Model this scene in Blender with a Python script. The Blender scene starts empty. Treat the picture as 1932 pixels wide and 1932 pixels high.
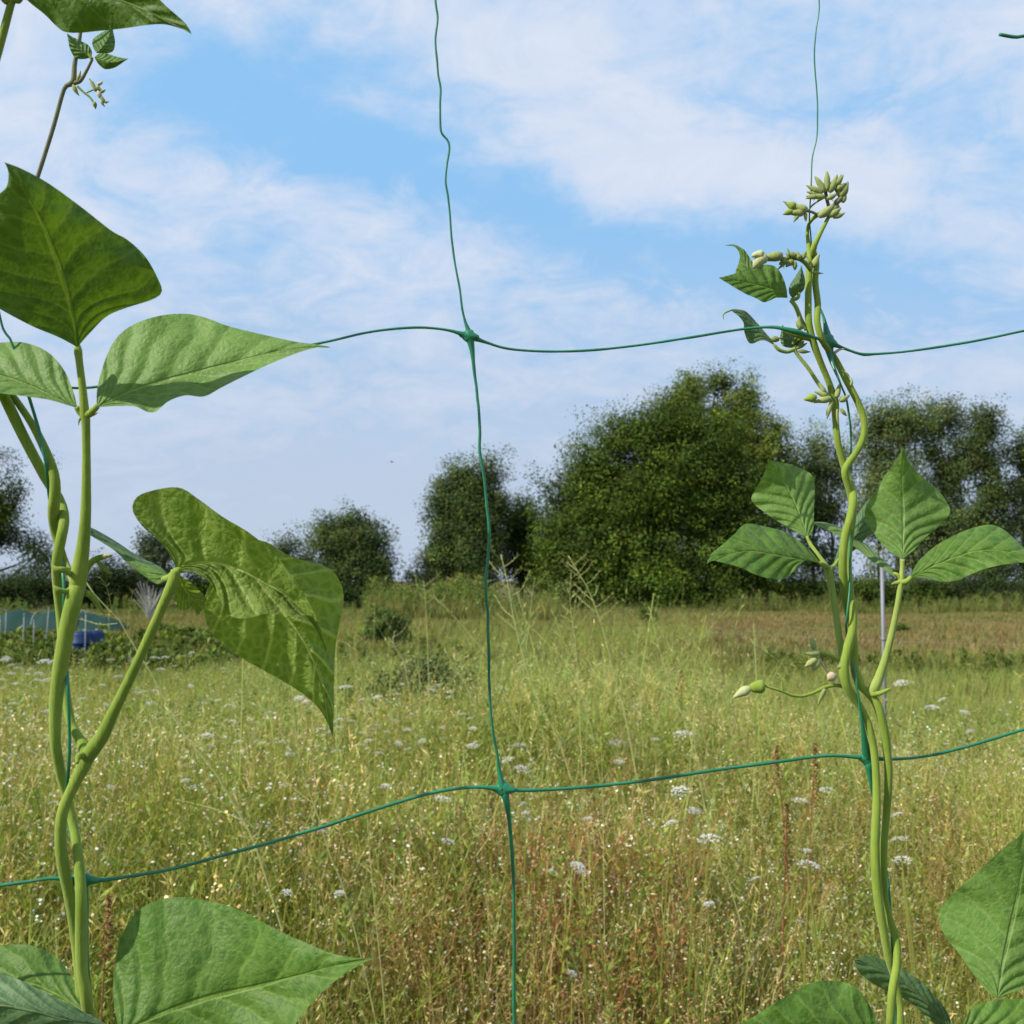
import bpy, math, random
import numpy as np
from mathutils import Vector

R = math.radians
rng = np.random.default_rng(7)
random.seed(7)
scene = bpy.context.scene
COL = scene.collection

# ------------------------------------------------------------------ camera
F = 2072.0                       # focal length in units of a 1932 wide frame
PITCH = math.atan(129.0 / F)
CAM = np.array([0.0, 0.0, 1.5])
FW = np.array([0.0, math.cos(PITCH), math.sin(PITCH)])
UP = np.array([0.0, -math.sin(PITCH), math.cos(PITCH)])
RT = np.array([1.0, 0.0, 0.0])

def P(px, py, d):
    """world point seen in direction px,py at depth d"""
    return CAM + d * (FW + (px - 966.0) / F * RT + (966.0 - py) / F * UP)

def ground_x(px, Y):
    return (px - 966.0) / F * Y

def z_at(py, Y):
    return 1.5 + Y * math.tan(math.atan((966.0 - py) / F) + PITCH)

cam_data = bpy.data.cameras.new("camera")
cam = bpy.data.objects.new("camera", cam_data)
COL.objects.link(cam)
cam.location = CAM
cam.rotation_euler = (math.pi / 2 + PITCH, 0, 0)
cam_data.sensor_width = 36.0
cam_data.lens = 36.0 * F / 1932.0
cam_data.clip_start = 0.02
cam_data.clip_end = 3000
cam_data.dof.use_dof = True
cam_data.dof.focus_distance = 0.62
cam_data.dof.aperture_fstop = 31.0
scene.camera = cam

# ------------------------------------------------------------------ node helpers
class NG:
    def __init__(self, tree):
        self.t = tree
        tree.nodes.clear()
    def n(self, kind, **kw):
        nd = self.t.nodes.new(kind)
        for k, v in kw.items():
            setattr(nd, k, v)
        return nd
    def link(self, a, b):
        self.t.links.new(a, b)
    def _in(self, sock, v):
        if v is None:
            return
        if hasattr(v, 'is_linked'):
            self.link(v, sock)
        else:
            sock.default_value = v
    def m(self, op, a, b=None, c=None, clamp=False):
        nd = self.n('ShaderNodeMath', operation=op)
        nd.use_clamp = clamp
        self._in(nd.inputs[0], a); self._in(nd.inputs[1], b); self._in(nd.inputs[2], c)
        return nd.outputs[0]
    def mix(self, f, a, b, blend='MIX'):
        nd = self.n('ShaderNodeMix', data_type='RGBA', blend_type=blend)
        self._in(nd.inputs[0], f)
        self._in(nd.inputs[6], a if hasattr(a, 'is_linked') else (*a, 1.0))
        self._in(nd.inputs[7], b if hasattr(b, 'is_linked') else (*b, 1.0))
        return nd.outputs[2]
    def ramp(self, v, lo, hi):
        nd = self.n('ShaderNodeMapRange', interpolation_type='SMOOTHSTEP')
        self._in(nd.inputs[0], v)
        nd.inputs[1].default_value = lo; nd.inputs[2].default_value = hi
        nd.inputs[3].default_value = 0.0; nd.inputs[4].default_value = 1.0
        return nd.outputs[0]
    def noise(self, vec, scale, detail=4, rough=0.55, dist=0.0):
        nd = self.n('ShaderNodeTexNoise')
        if vec is not None:
            self.link(vec, nd.inputs['Vector'])
        nd.inputs['Scale'].default_value = scale
        nd.inputs['Detail'].default_value = detail
        nd.inputs['Roughness'].default_value = rough
        nd.inputs['Distortion'].default_value = dist
        return nd.outputs[0]

def new_mat(name):
    m = bpy.data.materials.new(name)
    m.use_nodes = True
    return m, NG(m.node_tree)

def principled(g, color, rough=0.6, spec=0.3, normal=None):
    b = g.n('ShaderNodeBsdfPrincipled')
    g._in(b.inputs['Base Color'], color if hasattr(color, 'is_linked') else (*color, 1))
    b.inputs['Roughness'].default_value = rough
    b.inputs['Specular IOR Level'].default_value = spec
    if normal is not None:
        g.link(normal, b.inputs['Normal'])
    return b

def out(g, sh):
    o = g.n('ShaderNodeOutputMaterial')
    g.link(sh, o.inputs[0])

def simple_mat(name, color, rough=0.6, spec=0.3, var=0.15, scale=8.0, bump=0.0, metal=0.0):
    m, g = new_mat(name)
    tc = g.n('ShaderNodeTexCoord')
    nz = g.noise(tc.outputs['Object'], scale)
    lo = tuple(c * (1 - var) for c in color); hi = tuple(c * (1 + var) for c in color)
    col = g.mix(nz, lo, hi)
    nrm = None
    if bump:
        b = g.n('ShaderNodeBump'); b.inputs['Strength'].default_value = bump
        g.link(nz, b.inputs['Height']); nrm = b.outputs[0]
    p = principled(g, col, rough, spec, nrm)
    p.inputs['Metallic'].default_value = metal
    out(g, p.outputs[0])
    return m

def plant_mat(name, trans=0.3, rough=0.6, spec=0.25, ttint=(1.15, 1.1, 0.5)):
    """leaf/grass material: albedo from the 'tint' attribute, light partly shines through"""
    m, g = new_mat(name)
    a = g.n('ShaderNodeAttribute'); a.attribute_name = 'tint'
    p = principled(g, a.outputs['Color'], rough, spec)
    t = g.n('ShaderNodeBsdfTranslucent')
    g.link(g.mix(1.0, a.outputs['Color'], ttint, 'MULTIPLY'), t.inputs[0])
    mx = g.n('ShaderNodeMixShader'); mx.inputs[0].default_value = trans
    g.link(p.outputs[0], mx.inputs[1]); g.link(t.outputs[0], mx.inputs[2])
    out(g, mx.outputs[0])
    return m

# ------------------------------------------------------------------ object helpers
def tag(o, label=None, cat=None, group=None, kind=None):
    if label: o['label'] = label
    if cat: o['category'] = cat
    if group: o['group'] = group
    if kind: o['kind'] = kind
    return o

def empty(name, loc, rz=0.0):
    o = bpy.data.objects.new(name, None)
    COL.objects.link(o)
    o.location = loc; o.rotation_euler = (0, 0, rz)
    o.empty_display_size = 0.05
    return o

def mesh_obj(name, v, f, mat, parent=None, cols=None, smooth=True, origin=None, uv=None):
    """v (n,3), f (m,4) or list of faces"""
    v = np.asarray(v, dtype=np.float32)
    if origin is not None:
        v = v - np.asarray(origin, dtype=np.float32)
    me = bpy.data.meshes.new(name)
    if isinstance(f, np.ndarray):
        me.vertices.add(len(v)); me.vertices.foreach_set('co', v.ravel())
        k = f.shape[1]
        me.loops.add(f.size); me.loops.foreach_set('vertex_index', f.ravel().astype(np.int32))
        me.polygons.add(len(f))
        me.polygons.foreach_set('loop_start', np.arange(0, f.size, k, dtype=np.int32))
        me.polygons.foreach_set('loop_total', np.full(len(f), k, dtype=np.int32))
    else:
        me.from_pydata([tuple(p) for p in v], [], f)
    if smooth:
        me.polygons.foreach_set('use_smooth', np.ones(len(me.polygons), dtype=bool))
    if cols is not None:
        at = me.attributes.new('tint', 'FLOAT_COLOR', 'POINT')
        c4 = np.ones((len(v), 4), dtype=np.float32); c4[:, :3] = cols
        at.data.foreach_set('color', c4.ravel())
    if uv is not None:
        ul = me.uv_layers.new(name='UVMap')
        idx = np.empty(len(me.loops), dtype=np.int32); me.loops.foreach_get('vertex_index', idx)
        ul.data.foreach_set('uv', np.asarray(uv, dtype=np.float32)[idx].ravel())
    me.update(calc_edges=True)
    me.validate()
    me.materials.append(mat)
    o = bpy.data.objects.new(name, me)
    COL.objects.link(o)
    if parent is not None:
        o.parent = parent
        if origin is not None and parent.parent is None and parent.type == 'EMPTY':
            pass
    return o

def place(name, v, f, mat, parent, cols=None, smooth=True, uv=None):
    """mesh given in WORLD coordinates, stored relative to its top-level parent (rotation free)"""
    off = np.zeros(3)
    p = parent
    while p is not None:
        off += np.array(p.location); p = p.parent
    return mesh_obj(name, v, f, mat, parent, cols, smooth, origin=off, uv=uv)

def catmull(pts, n):
    pts = np.asarray(pts, dtype=float)
    if len(pts) == 2:
        t = np.linspace(0, 1, n)[:, None]
        return pts[0] * (1 - t) + pts[1] * t
    ext = np.vstack([2 * pts[0] - pts[1], pts, 2 * pts[-1] - pts[-2]])
    dense = []
    for i in range(1, len(ext) - 2):
        p0, p1, p2, p3 = ext[i - 1], ext[i], ext[i + 1], ext[i + 2]
        k = 14
        t = np.linspace(0, 1, k, endpoint=False)[:, None]
        dense.append(0.5 * ((2 * p1) + (-p0 + p2) * t + (2 * p0 - 5 * p1 + 4 * p2 - p3) * t ** 2
                            + (-p0 + 3 * p1 - 3 * p2 + p3) * t ** 3))
    dense = np.vstack(dense + [ext[-2][None]])
    L = np.concatenate([[0], np.cumsum(np.linalg.norm(np.diff(dense[:, :3] if dense.shape[1] >= 3 else dense, axis=0), axis=1))])
    s = np.linspace(0, L[-1], n)
    return np.stack([np.interp(s, L, dense[:, k]) for k in range(dense.shape[1])], 1)

def tube(pts, rad, sides=10, cap=True):
    """pts (n,3) world, rad (n)"""
    pts = np.asarray(pts, float); n = len(pts)
    rad = np.broadcast_to(np.asarray(rad, float), (n,))
    tg = np.gradient(pts, axis=0); tg /= np.linalg.norm(tg, axis=1)[:, None] + 1e-12
    ref = np.array([0, 1, 0.0]) if abs(tg[0][1]) < 0.9 else np.array([1.0, 0, 0])
    u = np.cross(tg[0], ref); u /= np.linalg.norm(u)
    V = []
    a = np.linspace(0, 2 * np.pi, sides, endpoint=False)
    for i in range(n):
        u = u - tg[i] * np.dot(u, tg[i]); u /= np.linalg.norm(u) + 1e-12
        w = np.cross(tg[i], u)
        V.append(pts[i] + rad[i] * (np.cos(a)[:, None] * u + np.sin(a)[:, None] * w))
    V = np.vstack(V)
    i = np.arange(n - 1)[:, None] * sides; j = np.arange(sides)[None, :]; j2 = (j + 1) % sides
    Fc = np.stack([i + j, i + j2, i + sides + j2, i + sides + j], -1).reshape(-1, 4)
    if cap:
        c0 = len(V); V = np.vstack([V, pts[0], pts[-1]])
        j = np.arange(sides); j2 = (j + 1) % sides
        f0 = np.stack([j2, j, np.full(sides, c0), np.full(sides, c0)], -1)
        k = (n - 1) * sides
        f1 = np.stack([k + j, k + j2, np.full(sides, c0 + 1), np.full(sides, c0 + 1)], -1)
        tri = [tuple(int(q) for q in r[:3]) for r in np.vstack([f0, f1])]
        return V, [tuple(int(q) for q in r) for r in Fc] + tri
    return V, Fc

def join(parts):
    V = []; Fs = []; o = 0
    for v, f in parts:
        V.append(np.asarray(v, float))
        Fs += [tuple(int(k) + o for k in q) for q in f]
        o += len(v)
    return np.vstack(V), Fs

def px_tube(spec, n=60, sides=10, dd=0.0):
    """spec: list of (px, py, depth, radius_px)"""
    s = catmull(np.array([[a, b, d * 1000, r * 0.86] for a, b, d, r in spec]), n)
    if n > 40:
        tt = np.linspace(0, n / 9.0, n)
        s[:, 3] *= 0.94 + 0.13 * vnoise(tt, np.full(n, spec[0][0] * 0.37))
    pts = np.array([P(a, b, d / 1000 + dd) for a, b, d, r in s])
    return tube(pts, s[:, 3] * (s[:, 2] / 1000) / F, sides)

def dn(x, y=1100):
    """depth of the net plane at image column x"""
    return 1.0 / (2.0 - 2.2e-4 * (x - 915.0))

# cheap smooth value noise for colours and densities
_tab = np.random.default_rng(3).random((64, 64))
def vnoise(x, y):
    x = np.asarray(x, float); y = np.asarray(y, float)
    xi = np.floor(x).astype(int); yi = np.floor(y).astype(int)
    fx = x - xi; fy = y - yi
    fx = fx * fx * (3 - 2 * fx); fy = fy * fy * (3 - 2 * fy)
    g = lambda a, b: _tab[a % 64, b % 64]
    return (g(xi, yi) * (1 - fx) * (1 - fy) + g(xi + 1, yi) * fx * (1 - fy)
            + g(xi, yi + 1) * (1 - fx) * fy + g(xi + 1, yi + 1) * fx * fy)

#==WORLD==
SUN_AZ = R(-118)    # measured from +Y towards +X : sun stands to the left, a little behind the camera
SUN_EL = R(40)
to_sun = Vector((math.sin(SUN_AZ) * math.cos(SUN_EL), math.cos(SUN_AZ) * math.cos(SUN_EL), math.sin(SUN_EL)))
sun_d = bpy.data.lights.new("sun", 'SUN')
sun_d.energy = 5.0; sun_d.angle = R(0.6); sun_d.color = (1.0, 0.93, 0.82)
sun = bpy.data.objects.new("sun", sun_d); COL.objects.link(sun)
sun.location = (-20, -10, 30)
sun.rotation_euler = to_sun.to_track_quat('Z', 'Y').to_euler()

world = bpy.data.worlds.new("World"); scene.world = world
world.use_nodes = True
g = NG(world.node_tree)
sky = g.n('ShaderNodeTexSky'); sky.sky_type = 'NISHITA'; sky.sun_disc = False
sky.sun_elevation = SUN_EL; sky.sun_rotation = SUN_AZ
sky.air_density = 1.0; sky.dust_density = 1.2; sky.ozone_density = 2.0
tc = g.n('ShaderNodeTexCoord')
sp = g.n('ShaderNodeSeparateXYZ'); g.link(tc.outputs['Generated'], sp.inputs[0])
X, Yc, Z = sp.outputs
# cloud deck: direction projected on a high layer
zz = g.m('ADD', g.m('MAXIMUM', Z, 0.0), 0.42)
cx = g.m('DIVIDE', X, zz); cy = g.m('DIVIDE', Yc, zz)
cv = g.n('ShaderNodeCombineXYZ'); g.link(cx, cv.inputs[0]); g.link(cy, cv.inputs[1])
mp = g.n('ShaderNodeMapping'); g.link(cv.outputs[0], mp.inputs[0])
mp.inputs['Rotation'].default_value = (0, 0, R(25)); mp.inputs['Scale'].default_value = (1.0, 1.25, 1.0)
mp.inputs['Location'].default_value = (3.1, 1.7, 0)
n1 = g.noise(mp.outputs[0], 2.2, 9, 0.6, 0.5)
n2 = g.noise(mp.outputs[0], 8.0, 8, 0.60, 0.9)
n3 = g.noise(mp.outputs[0], 25.0, 6, 0.62, 0.6)
# where the banks and the blue gaps lie, as directions (u = x/y, v = z/y)
yy = g.m('MAXIMUM', Yc, 0.05)
u = g.m('DIVIDE', X, yy); v = g.m('DIVIDE', Z, yy)
wob = g.m('MULTIPLY', g.m('SUBTRACT', n2, 0.5), 0.10)
wob2 = g.m('MULTIPLY', g.m('SUBTRACT', n1, 0.5), 0.10)
u = g.m('ADD', u, wob); v = g.m('ADD', v, g.m('ADD', g.m('MULTIPLY', wob, -0.6), wob2))
def blob(px, py, rx, ry, rot, amp):
    cu = (px - 966) / F; cw = (1095 - py) / F
    a = R(rot)
    du = g.m('SUBTRACT', u, cu); dv = g.m('SUBTRACT', v, cw)
    p = g.m('DIVIDE', g.m('ADD', g.m('MULTIPLY', du, math.cos(a)), g.m('MULTIPLY', dv, math.sin(a))), rx / F)
    q = g.m('DIVIDE', g.m('SUBTRACT', g.m('MULTIPLY', dv, math.cos(a)), g.m('MULTIPLY', du, math.sin(a))), ry / F)
    e = g.m('ADD', g.m('MULTIPLY', p, p), g.m('MULTIPLY', q, q))
    return g.m('MULTIPLY', g.m('EXPONENT', g.m('MULTIPLY', e, -1.0)), amp)
SKYBLOBS = [
    (560, 225, 420, 105, -17, -0.78),
    (430, 130, 120, 50, -15, -0.25),
    (1130, 410, 280, 80, -12, -0.55),
    (1600, 520, 420, 72, -6, -0.66),
    (1300, 150, 230, 35, -15, -0.33),
    (1700, 150, 120, 40, 40, -0.15),
    (620, 370, 260, 45, -10, 0.30),
    (1000, 60, 420, 110, -25, 0.25),
    (1500, 330, 520, 80, -12, 0.30),
    (80, 200, 170, 170, 0, 0.10),
    (150, 420, 180, 110, -10, 0.25),
]
dens = g.m('ADD', 0.64, g.m('ADD', g.m('MULTIPLY', g.m('SUBTRACT', n1, 0.5), 1.3), g.m('ADD', g.m('MULTIPLY', g.m('SUBTRACT', n2, 0.5), 1.35), g.m('MULTIPLY', g.m('SUBTRACT', n3, 0.5), 0.5))))
for b in SKYBLOBS:
    dens = g.m('ADD', dens, blob(*b))
cov = g.ramp(dens, 0.05, 1.0)
# the deck thins into grey-blue haze near the horizon
low = g.ramp(v, 0.0, 0.34)
puffy = g.ramp(g.m('ADD', dens, g.m('MULTIPLY', g.m('SUBTRACT', n2, 0.5), 1.5)), 0.75, 1.6)
cloudcol = g.mix(low, (5.15, 5.95, 7.3), (6.2, 6.95, 8.35))
skycol = g.mix(g.ramp(v, -0.05, 0.42), (4.3, 5.3, 6.9), (2.8, 5.6, 9.0))
skymix = g.mix(0.12, skycol, sky.outputs[0])
cov2 = g.m('MULTIPLY', g.m('MAXIMUM', cov, g.m('MULTIPLY', g.m('SUBTRACT', 1.0, low), 0.8)), g.m('ADD', 0.80, g.m('MULTIPLY', low, 0.16)))
cloudcol = g.mix(g.m('MULTIPLY', puffy, g.m('MULTIPLY', low, 0.5)), cloudcol, (7.3, 7.8, 8.7))
final = g.mix(cov2, skymix, cloudcol)
bg = g.n('ShaderNodeBackground'); bg.inputs[1].default_value = 0.089
g.link(final, bg.inputs[0])
wo = g.n('ShaderNodeOutputWorld'); g.link(bg.outputs[0], wo.inputs[0])

scene.view_settings.view_transform = 'Standard'
scene.view_settings.look = 'None'
scene.view_settings.exposure = 0.28
scene.view_settings.gamma = 1.0
scene.cycles.max_bounces = 6
scene.cycles.transparent_max_bounces = 6
scene.cycles.diffuse_bounces = 3
scene.cycles.use_denoising = True

#==MATERIALS==
def leaf_mat(name, base, vein, trans=0.3, K=7.0, veinamt=0.55, rough=0.55, bump=0.5, spec=0.3, cellamt=0.16, vdark=0.35):
    m, g = new_mat(name)
    uvn = g.n('ShaderNodeUVMap')
    s = g.n('ShaderNodeSeparateXYZ'); g.link(uvn.outputs[0], s.inputs[0])
    tcn = g.n('ShaderNodeTexCoord')
    jit = g.noise(tcn.outputs['Object'], 45.0, 3, 0.5)
    jv = g.m('MULTIPLY', g.m('SUBTRACT', jit, 0.5), 0.13 if veinamt < 0.9 else 0.05)
    uu = g.m('MULTIPLY', g.m('SUBTRACT', s.outputs[0], 0.5), 2.0)
    au = g.m('ABSOLUTE', g.m('ADD', uu, g.m('MULTIPLY', jv, 0.25)))
    vv = g.m('ADD', s.outputs[1], jv)
    side = g.m('GREATER_THAN', uu, 0.0)
    # side veins leave the midrib and curve towards the tip; the two lowest fan out from the base
    slope = g.m('ADD', 0.50, g.m('MULTIPLY', vv, -0.28))
    tt = g.m('SUBTRACT', vv, g.m('SUBTRACT', g.m('MULTIPLY', au, slope), g.m('MULTIPLY', g.m('MULTIPLY', au, au), 0.10)))
    tt = g.m('ADD', g.m('MULTIPLY', tt, K), g.m('MULTIPLY', side, 0.45))
    fr = g.m('ABSOLUTE', g.m('SUBTRACT', g.m('FRACT', g.m('ADD', tt, 50.5)), 0.5))
    lat = g.m('SUBTRACT', 1.0, g.ramp(fr, 0.025, 0.085))
    latw = g.m('SUBTRACT', 1.0, g.ramp(fr, 0.0, 0.42))
    latf = g.m('MULTIPLY', lat, g.m('SUBTRACT', 1.0, g.m('MULTIPLY', au, 0.55)))
    wmid = g.m('ADD', 0.012, g.m('MULTIPLY', g.m('SUBTRACT', 1.0, vv), 0.030))
    mid = g.m('SUBTRACT', 1.0, g.ramp(g.m('DIVIDE', au, wmid), 0.5, 1.5))
    vo = g.n('ShaderNodeTexVoronoi'); vo.feature = 'DISTANCE_TO_EDGE'
    mp = g.n('ShaderNodeMapping'); g.link(tcn.outputs['Object'], mp.inputs[0])
    g.link(mp.outputs[0], vo.inputs['Vector']); vo.inputs['Scale'].default_value = 190.0
    cell = g.ramp(vo.outputs['Distance'], 0.0, 0.30)
    vo2 = g.n('ShaderNodeTexVoronoi'); vo2.feature = 'DISTANCE_TO_EDGE'
    g.link(mp.outputs[0], vo2.inputs['Vector']); vo2.inputs['Scale'].default_value = 420.0
    cell2 = g.ramp(vo2.outputs['Distance'], 0.0, 0.30)
    big = g.noise(tcn.outputs['Object'], 28.0, 5, 0.6)
    fine = g.noise(tcn.outputs['Object'], 700.0, 3, 0.6)
    c = g.mix(g.ramp(big, 0.3, 0.7), tuple(q * 0.82 for q in base), tuple(q * 1.15 for q in base))
    c = g.mix(g.m('MULTIPLY', g.m('SUBTRACT', 1.0, cell), 0.22), c, vein)
    c = g.mix(g.m('MULTIPLY', fine, 0.22), c, tuple(q * 1.7 for q in base))
    vm = g.m('MULTIPLY', g.m('MAXIMUM', g.m('MULTIPLY', latf, 0.62 if veinamt < 0.9 else 0.75), mid), veinamt)
    c = g.mix(vm, c, vein)
    # rare small blemishes, part of the leaf itself
    sp_ = g.ramp(g.noise(tcn.outputs['Object'], 95.0, 2, 0.4), 0.73, 0.78)
    c = g.mix(g.m('MULTIPLY', sp_, 0.5), c, (0.22, 0.19, 0.07))
    h = g.m('ADD', g.m('MULTIPLY', latw, -1.0), g.m('ADD', g.m('MULTIPLY', cell, cellamt), g.m('ADD', g.m('MULTIPLY', cell2, 0.14), g.m('MULTIPLY', fine, 0.10))))
    h = g.m('ADD', h, g.m('MULTIPLY', mid, -1.0))
    bp = g.n('ShaderNodeBump'); bp.inputs['Strength'].default_value = bump; bp.inputs['Distance'].default_value = 0.0016
    g.link(h, bp.inputs['Height'])
    p = principled(g, c, rough, spec, bp.outputs[0])
    p.inputs['Sheen Weight'].default_value = 0.05
    p.inputs['Sheen Roughness'].default_value = 0.5
    t = g.n('ShaderNodeBsdfTranslucent')
    tcol = g.mix(1.0, c, (1.35, 1.25, 0.45), 'MULTIPLY')
    # veins let less light through than the blade
    g.link(g.mix(g.m('MULTIPLY', vm, vdark), tcol, (0.10, 0.16, 0.03)), t.inputs[0])
    g.link(bp.outputs[0], t.inputs['Normal'])
    mx = g.n('ShaderNodeMixShader'); mx.inputs[0].default_value = trans
    g.link(p.outputs[0], mx.inputs[1]); g.link(t.outputs[0], mx.inputs[2])
    out(g, mx.outputs[0])
    return m

M = {}
M['leaf_dark'] = leaf_mat('leaf_dark', (0.060, 0.130, 0.013), (0.19, 0.29, 0.05), 0.34, 6.5, 0.62)
M['leaf_light'] = leaf_mat('leaf_light', (0.112, 0.215, 0.040), (0.28, 0.40, 0.12), 0.32, 6.5, 0.6)
M['leaf_mid'] = leaf_mat('leaf_mid', (0.066, 0.150, 0.018), (0.24, 0.36, 0.07), 0.30, 6.5, 0.6)
M['leaf_under'] = leaf_mat('leaf_under', (0.138, 0.225, 0.028), (0.47, 0.57, 0.17), 0.50, 6.0, 0.94, 0.6, 0.9, 0.3, 0.30, 0.05)
M['leaf_blue'] = leaf_mat('leaf_blue', (0.072, 0.140, 0.055), (0.20, 0.30, 0.13), 0.22)

def stem_mat(name, c1, c2):
    m, g = new_mat(name)
    tcn = g.n('ShaderNodeTexCoord')
    nz = g.noise(tcn.outputs['Object'], 30.0, 4, 0.6)
    mpn = g.n('ShaderNodeMapping'); g.link(tcn.outputs['Object'], mpn.inputs[0]); mpn.inputs['Scale'].default_value = (900, 900, 40)
    st = g.noise(mpn.outputs[0], 1.0, 3, 0.6)
    c = g.mix(g.ramp(nz, 0.3, 0.7), c1, c2)
    c = g.mix(g.m('MULTIPLY', g.ramp(st, 0.45, 0.7), 0.25), c, tuple(q * 1.35 for q in c2))
    sc_ = g.ramp(g.noise(tcn.outputs['Object'], 120.0, 3, 0.6), 0.66, 0.76)
    c = g.mix(g.m('MULTIPLY', sc_, 0.45), c, (0.20, 0.15, 0.06))
    bp = g.n('ShaderNodeBump'); bp.inputs['Strength'].default_value = 0.5; bp.inputs['Distance'].default_value = 0.0006
    g.link(st, bp.inputs['Height'])
    p = principled(g, c, 0.75, 0.16, bp.outputs[0])
    p.inputs['Subsurface Weight'].default_value = 0.2
    p.inputs['Subsurface Radius'].default_value = (0.003, 0.004, 0.001)
    p.inputs['Sheen Weight'].default_value = 0.15
    out(g, p.outputs[0])
    return m
M['stem'] = stem_mat('stem', (0.150, 0.225, 0.022), (0.235, 0.315, 0.045))
M['stem_pale'] = stem_mat('stem_pale', (0.21, 0.29, 0.05), (0.30, 0.38, 0.09))
M['stem_purple'] = stem_mat('stem_purple', (0.13, 0.12, 0.085), (0.18, 0.19, 0.09))
M['bud'] = stem_mat('bud', (0.16, 0.205, 0.055), (0.30, 0.34, 0.12))
M['petal'] = stem_mat('petal', (0.34, 0.38, 0.16), (0.48, 0.49, 0.27))
M['dry_petal'] = stem_mat('dry_petal', (0.38, 0.31, 0.19), (0.52, 0.45, 0.30))

m, g = new_mat('net_plastic')
tcn = g.n('ShaderNodeTexCoord')
nz = g.noise(tcn.outputs['Object'], 60.0, 4, 0.6)
c = g.mix(g.ramp(nz, 0.3, 0.7), (0.009, 0.140, 0.064), (0.020, 0.205, 0.100))
c = g.mix(g.m('MULTIPLY', g.ramp(g.noise(tcn.outputs['Object'], 380.0, 3, 0.6), 0.55, 0.75), 0.35), c, (0.10, 0.20, 0.17))
p = principled(g, c, 0.38, 0.5)
p.inputs['Transmission Weight'].default_value = 0.0
p.inputs['Subsurface Weight'].default_value = 0.15
p.inputs['Subsurface Radius'].default_value = (0.0005, 0.002, 0.0015)
out(g, p.outputs[0]); M['net'] = m

M['grass'] = plant_mat('grass', 0.35)
M['foliage'] = plant_mat('foliage', 0.25, 0.75, 0.12)
M['bark'] = simple_mat('bark', (0.085, 0.070, 0.052), 0.85, 0.1, 0.35, 3.0, 0.6)
M['petals_white'] = plant_mat('petals_white', 0.25, 0.7, 0.1, (1, 1, 0.95))

#==NET==
net = empty('trellis_net', (0.0, 0.50, 0.0))
tag(net, 'green plastic trellis net of thin strands and knots that the beans climb', 'net')

def strand(spec, name='strand', r=3.2, n=90, twist=True, thick=()):
    """spec list of (px,py[,depth offset mm[,radius]]); thick: list of (px,py,extra radius,spread px) near knots"""
    pts = []
    for q in spec:
        x, y = q[0], q[1]
        off = q[2] if len(q) > 2 else 0.0
        rr = q[3] if len(q) > 3 else r
        pts.append((x, y, dn(x) * 1000 + off, rr))
    s = catmull(np.array(pts), n)
    rad = s[:, 3] * 0.80
    tt = np.linspace(0, n / 4.0, n)
    rad *= 0.9 + 0.2 * vnoise(tt, np.full(n, spec[0][1] * 0.11))
    amp = 2.0 if spec[0][1] < 620 and abs(spec[-1][0] - spec[0][0]) < 90 else 0.7
    s[1:-1, 0] += amp * (vnoise(tt * 0.9 + 3, np.full(n, spec[0][0] * 0.13)) - 0.5)[1:-1] * 2
    for kx, ky, ex, sp_ in thick:
        dd = np.hypot(s[:, 0] - kx, s[:, 1] - ky)
        rad += ex * np.exp(-(dd / sp_) ** 1.3)
    w = np.array([P(a, b, d / 1000) for a, b, d, _ in s])
    v, f = tube(w, rad * s[:, 2] / 1000 / F, 8)
    return place(name, v, f, M['net'], net)

def knot(px, py, w, h, rot=0.0):
    d = dn(px)
    c = P(px, py, d); s = d / F
    V = []; Fc = []
    nu, nv = 20, 12
    a = R(rot)
    for i in range(nv + 1):
        th = math.pi * i / nv
        for j in range(nu):
            ph = 2 * math.pi * j / nu
            # squarish, pinched bead
            x = math.sin(th) * math.cos(ph); y = math.sin(th) * math.sin(ph); z = math.cos(th)
            k = 1.0 + 0.16 * math.cos(4 * ph) + 0.05 * math.sin(7 * ph + 3 * th)
            X_, Y_ = x * k * w, y * k * h
            X2 = X_ * math.cos(a) - Y_ * math.sin(a); Y2 = X_ * math.sin(a) + Y_ * math.cos(a)
            V.append(c + RT * X2 * s - UP * Y2 * s + FW * z * h * 0.7 * s)
    for i in range(nv):
        for j in range(nu):
            Fc.append((i * nu + j, i * nu + (j + 1) % nu, (i + 1) * nu + (j + 1) % nu, (i + 1) * nu + j))
    return place('knot', np.array(V), Fc, M['net'], net)

KC1, KC2 = (885, 634), (950, 1489)
KR1, KR2 = (1562, 645), (1636, 1430)
KL1, KL2 = (50, 735), (155, 1660)
# centre column
strand([(818, -420), (824, -200), (818, -60), (821, 0), (826, 35), (822, 80), (829, 150), (832, 225), (834, 250), (846, 268), (845, 300), (842, 345), (848, 400), (851, 440), (860, 500), (868, 545), (874, 590), (885, 632)], r=2.5, n=160, thick=[(885, 632, 5, 16)])
strand([(885, 634), (891, 660), (896, 710), (902, 760), (905, 810), (905, 850), (913, 895), (918, 950), (923, 1005), (921, 1050), (916, 1100), (920, 1160), (922, 1240), (924, 1310), (928, 1365), (938, 1425), (948, 1489)], r=3.4, n=160, thick=[(885, 634, 5.5, 30), (948, 1489, 6, 26)])
strand([(950, 1489), (957, 1520), (963, 1570), (968, 1640), (970, 1740), (970, 1850), (971, 1960), (974, 2200), (978, 2700), (985, 3800)], r=4.0, n=160, thick=[(950, 1489, 6, 32)])
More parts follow.
